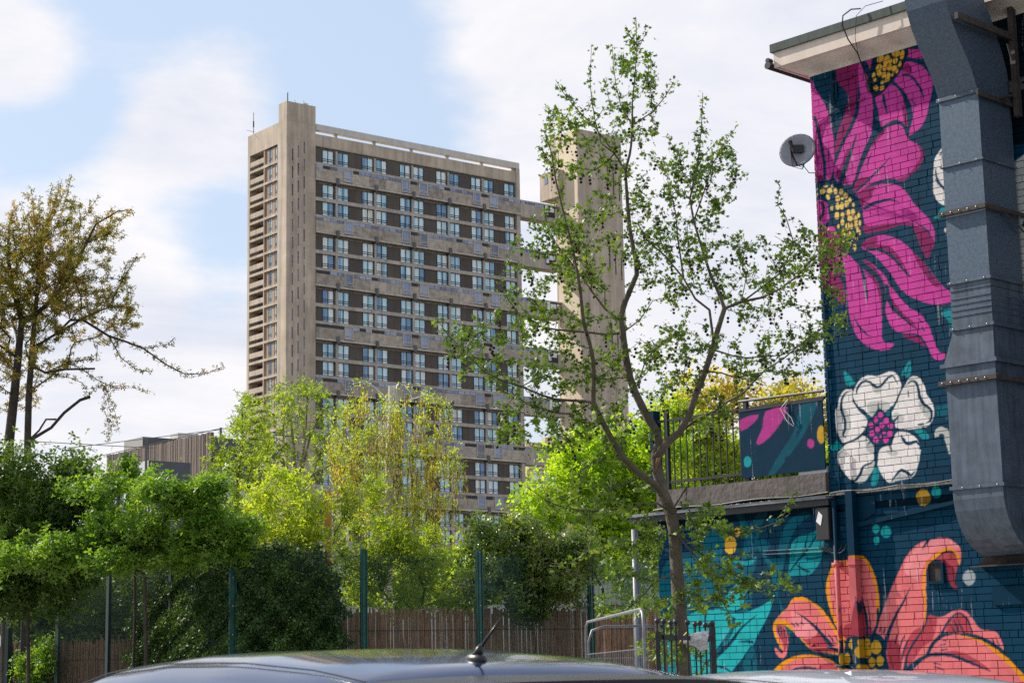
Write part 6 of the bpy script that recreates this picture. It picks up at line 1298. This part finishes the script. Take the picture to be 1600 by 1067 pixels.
# ---- thin alder and grey stemmed tree
def thin_tree(name, label, D, limbs_px, spec, nl, size, lm, bark, natt, **k):
    c = at(limbs_px[0][0][0][0], 1000, D); c[2] = 0; L = [([c] + px_limb(limbs_px[0][0], D), [limbs_px[0][1]] + list(np.linspace(limbs_px[0][1], limbs_px[0][2], len(limbs_px[0][0]))))]
    for pts, r0, r1 in limbs_px[1:]: L.append((px_limb(pts, D, np.linspace(0, random.uniform(-.8, .8), len(pts))), list(np.linspace(r0, r1, len(pts)))))
    return make_tree(name, label, L, blobs(spec, D, natt, 1., k.pop('ydepth', 1.2)), bark, lm, nl, size, D, None, **k)
thin_tree('alder_tree', 'slender dark stemmed tree with small scattered fresh leaves', 39, [([(368, 860), (370, 800), (372, 740), (380, 690), (378, 640)], .05, .012), ([(370, 850), (345, 800), (335, 750), (330, 700)], .03, .008), ([(372, 820), (400, 780), (415, 740), (420, 690)], .03, .008)],
          [(360, 770, 52, 70), (395, 710, 40, 55), (335, 800, 40, 50), (390, 800, 45, 45), (385, 650, 22, 30), (350, 720, 30, 40), (440, 790, 60, 50)], 4000, .056, L_thin, m_bark2, 360, tip=.005, maxr=.013, spread=.05, tmpl=T_CLUMP, bf=.1, wob=.12, step=.3)
thin_tree('pale_stemmed_tree', 'open grey stemmed tree rising in front of the tower base', 44, [([(464, 860), (463, 800), (463, 765)], .09, .07), ([(463, 765), (448, 730), (420, 700), (395, 680), (375, 650)], .05, .01), ([(463, 765), (460, 710), (455, 660), (440, 620), (430, 600)], .05, .01), ([(463, 760), (475, 720), (485, 680), (500, 650), (515, 630)], .05, .01), ([(463, 770), (490, 740), (520, 725), (545, 715)], .03, .01), ([(470, 735), (478, 680), (480, 620), (475, 600)], .03, .008)],
          [(445, 650, 55, 50), (480, 615, 36, 24), (420, 700, 40, 40), (515, 670, 36, 40), (480, 720, 50, 40), (380, 630, 20, 20), (370, 660, 20, 24)], 3000, .060, L_thin, m_greyb, 300, tip=.006, maxr=.015, spread=.07, tmpl=T_CLUMP, bf=.1, wob=.14, step=.3)
# ---- birch with catkins: white stem and weeping shoots
DB = 41.
bl_px = [([(607, 930), (606, 860), (607, 800), (608, 760), (609, 700), (612, 640), (612, 603)], .115, .08), ([(609, 712), (614, 690), (618, 650), (622, 603), (625, 601)], .05, .045), ([(624, 602), (632, 602), (640, 612), (643, 622)], .015, .01),
         ([(612, 640), (600, 620), (585, 605), (570, 596), (550, 600)], .03, .008), ([(615, 650), (640, 625), (665, 618), (690, 625), (705, 640)], .03, .006), ([(610, 690), (590, 660), (565, 640), (545, 645)], .03, .006), ([(610, 700), (640, 690), (670, 700), (690, 720)], .03, .006), ([(608, 770), (590, 755), (560, 740), (530, 745)], .03, .006), ([(608, 790), (630, 775), (650, 770), (690, 780)], .03, .006), ([(607, 740), (640, 720), (665, 700)], .02, .006)]
BT, BTT, broot = thin_tree('birch_tree', 'white barked birch with a sawn top and yellow hanging catkins', DB, bl_px, [(575, 650, 62, 50), (650, 655, 55, 45), (605, 720, 90, 60), (560, 720, 45, 60), (680, 720, 42, 55), (610, 800, 90, 45), (530, 690, 26, 50), (700, 760, 26, 40)], 7500, .058, L_yel, m_birch, 260, tip=.005, maxr=.013, spread=.08, tmpl=T_LEAF, bf=.1, wob=.16, step=.3, ydepth=1.4)
# weeping shoots
wp = MB(); S_ = []; tt = BTT.tips(.014)
for i in range(420):
    s0 = tt[RNG.integers(0, len(tt))][1]; L_ = random.uniform(.3, 1.3); dx, dy = random.uniform(-.15, .15), random.uniform(-.15, .15)
    pts = [s0 + np.array([dx * t, dy * t, -L_ * t ** 1.3]) for t in (0, .3, .6, 1)]
    if pts[-1][2] < 1.5: continue
    wp.tube([q - broot for q in pts], .004, 3); S_ += [(pts[j], pts[j + 1]) for j in range(3)]
wp.build('weeping_shoots', m_bark2, BT, kind='stuff')
P, dd = leafpts(S_, 9500, .03); leaves('catkins', P - broot, .075, L_cat, (T_LEAF[0] * np.array([1, .45, 1]), T_LEAF[1]), dirs=np.tile([0, 0, -1.6], (len(P), 1)), up=.1, parent=BT, kind='stuff')
# ---- ivy hedge grown over the fence line
poly_h = np.array([(203, 1060), (203, 1000), (210, 940), (240, 905), (275, 875), (310, 860), (363, 852), (420, 852), (470, 856), (505, 868), (526, 895), (536, 940), (540, 1000), (540, 1060)], float)
def inside(P, poly):
    x, y = P[:, 0], P[:, 1]; c = np.zeros(len(P), bool); n = len(poly)
    for i in range(n):
        a, b_ = poly[i], poly[(i + 1) % n]; cond = (a[1] > y) != (b_[1] > y); c ^= cond & (x < (b_[0] - a[0]) * (y - a[1]) / (b_[1] - a[1] + 1e-9) + a[0])
    return c
def fY(x): 
    return np.interp(x, [-66, 15, 93, 171, 268, 363, 567, 747, 920], [left[5][1], left[4][1], left[3][1], left[2][1], left[1][1], right[0][1], right[1][1], right[2][1], right[3][1]])
q = RNG.uniform((190, 835), (552, 1062), (52000, 2)); jit = np.stack([9 * np.sin(q[:, 1] * .13) + 5 * np.sin(q[:, 1] * .41 + 1), 8 * np.sin(q[:, 0] * .1 + 2) + 5 * np.sin(q[:, 0] * .37)], 1) + RNG.normal(size=q.shape) * 3.5; q = q[inside(q + jit, poly_h)]
dmin = np.min([np.abs(q[:, 1] - np.interp(q[:, 0], poly_h[:, 0], poly_h[:, 1])), np.full(len(q), 80)], axis=0)
bul = .38 * np.sqrt(np.clip(dmin / 80, 0, 1)); lump = .17 * np.sin(q[:, 0] * .09) * np.sin(q[:, 1] * .11 + 1) + .08 * np.sin(q[:, 0] * .21 + q[:, 1] * .17)
Yh = fY(q[:, 0]) + .10 + .45 - bul + lump + np.abs(RNG.normal(size=len(q))) * .10; Yh = Yh - .42; near_ = (np.abs(q[:, 0] - 363.5) < 7); Yh = np.where(near_, np.maximum(Yh, fY(q[:, 0]) + .06), Yh)
HP = np.array([at(x, y, Y) for (x, y), Y in zip(q, Yh)]); hb = np.array([HP[:, 0].mean(), HP[:, 1].mean(), 0])
hg = thing('ivy_hedge', 'dense dark ivy mound swallowing the mesh fence at its corner', 'hedge', hb)
leaves('foliage', HP - hb, .052, L_ivy, up=.2, dirs=np.tile([0, -.3, -.2], (len(HP), 1)), parent=hg, kind='stuff')
q2 = RNG.uniform((200, 845), (545, 1062), (9000, 2)); q2 = q2[inside(q2, poly_h)]; P3 = np.array([at(x, y, fY(x) + random.uniform(.6, 1.8)) for x, y in q2]); leaves('back_foliage', P3 - hb, .08, L_ivy, parent=hg, kind='stuff')
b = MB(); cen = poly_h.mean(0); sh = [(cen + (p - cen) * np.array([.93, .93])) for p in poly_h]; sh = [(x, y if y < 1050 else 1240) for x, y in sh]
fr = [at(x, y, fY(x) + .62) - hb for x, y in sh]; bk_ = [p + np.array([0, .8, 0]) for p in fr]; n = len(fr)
b.add(fr + bk_, [tuple(range(n)), tuple(range(n, 2 * n))[::-1]] + [(i, n + i, n + (i + 1) % n, (i + 1) % n) for i in range(n)]); b.build('dark_core', mat('ivy_core', (.012, .018, .010), 1., .4, 6), hg)  # dark solid added inside the leaves to block the view through
# rough ground cover beyond the fence
q = RNG.uniform((-16, 36), (10, 60), (9000, 2)); G = np.concatenate([q, np.zeros((len(q), 1))], 1)
leaves('ground_cover', G, .16, L_mid, T_CLUMP, up=.2, kind='stuff', label='weeds and rough grass beyond the fence')
# far trees along the horizon so that gaps do not show bare ground
for i, (x, y, rx, ry, D, lab) in enumerate([(120, 960, 120, 80, 70, 'far dark tree behind the left fence'), (330, 930, 80, 60, 66, 'far tree behind the ivy mound'), (700, 950, 90, 60, 64, 'far tree low between birch and laurel bush')]):
    shrub('background_tree', lab, [(x, y, rx, ry)], D, 3000, .26, L_dark if i != 2 else L_thin, cat='tree', natt=140, spread=.4)
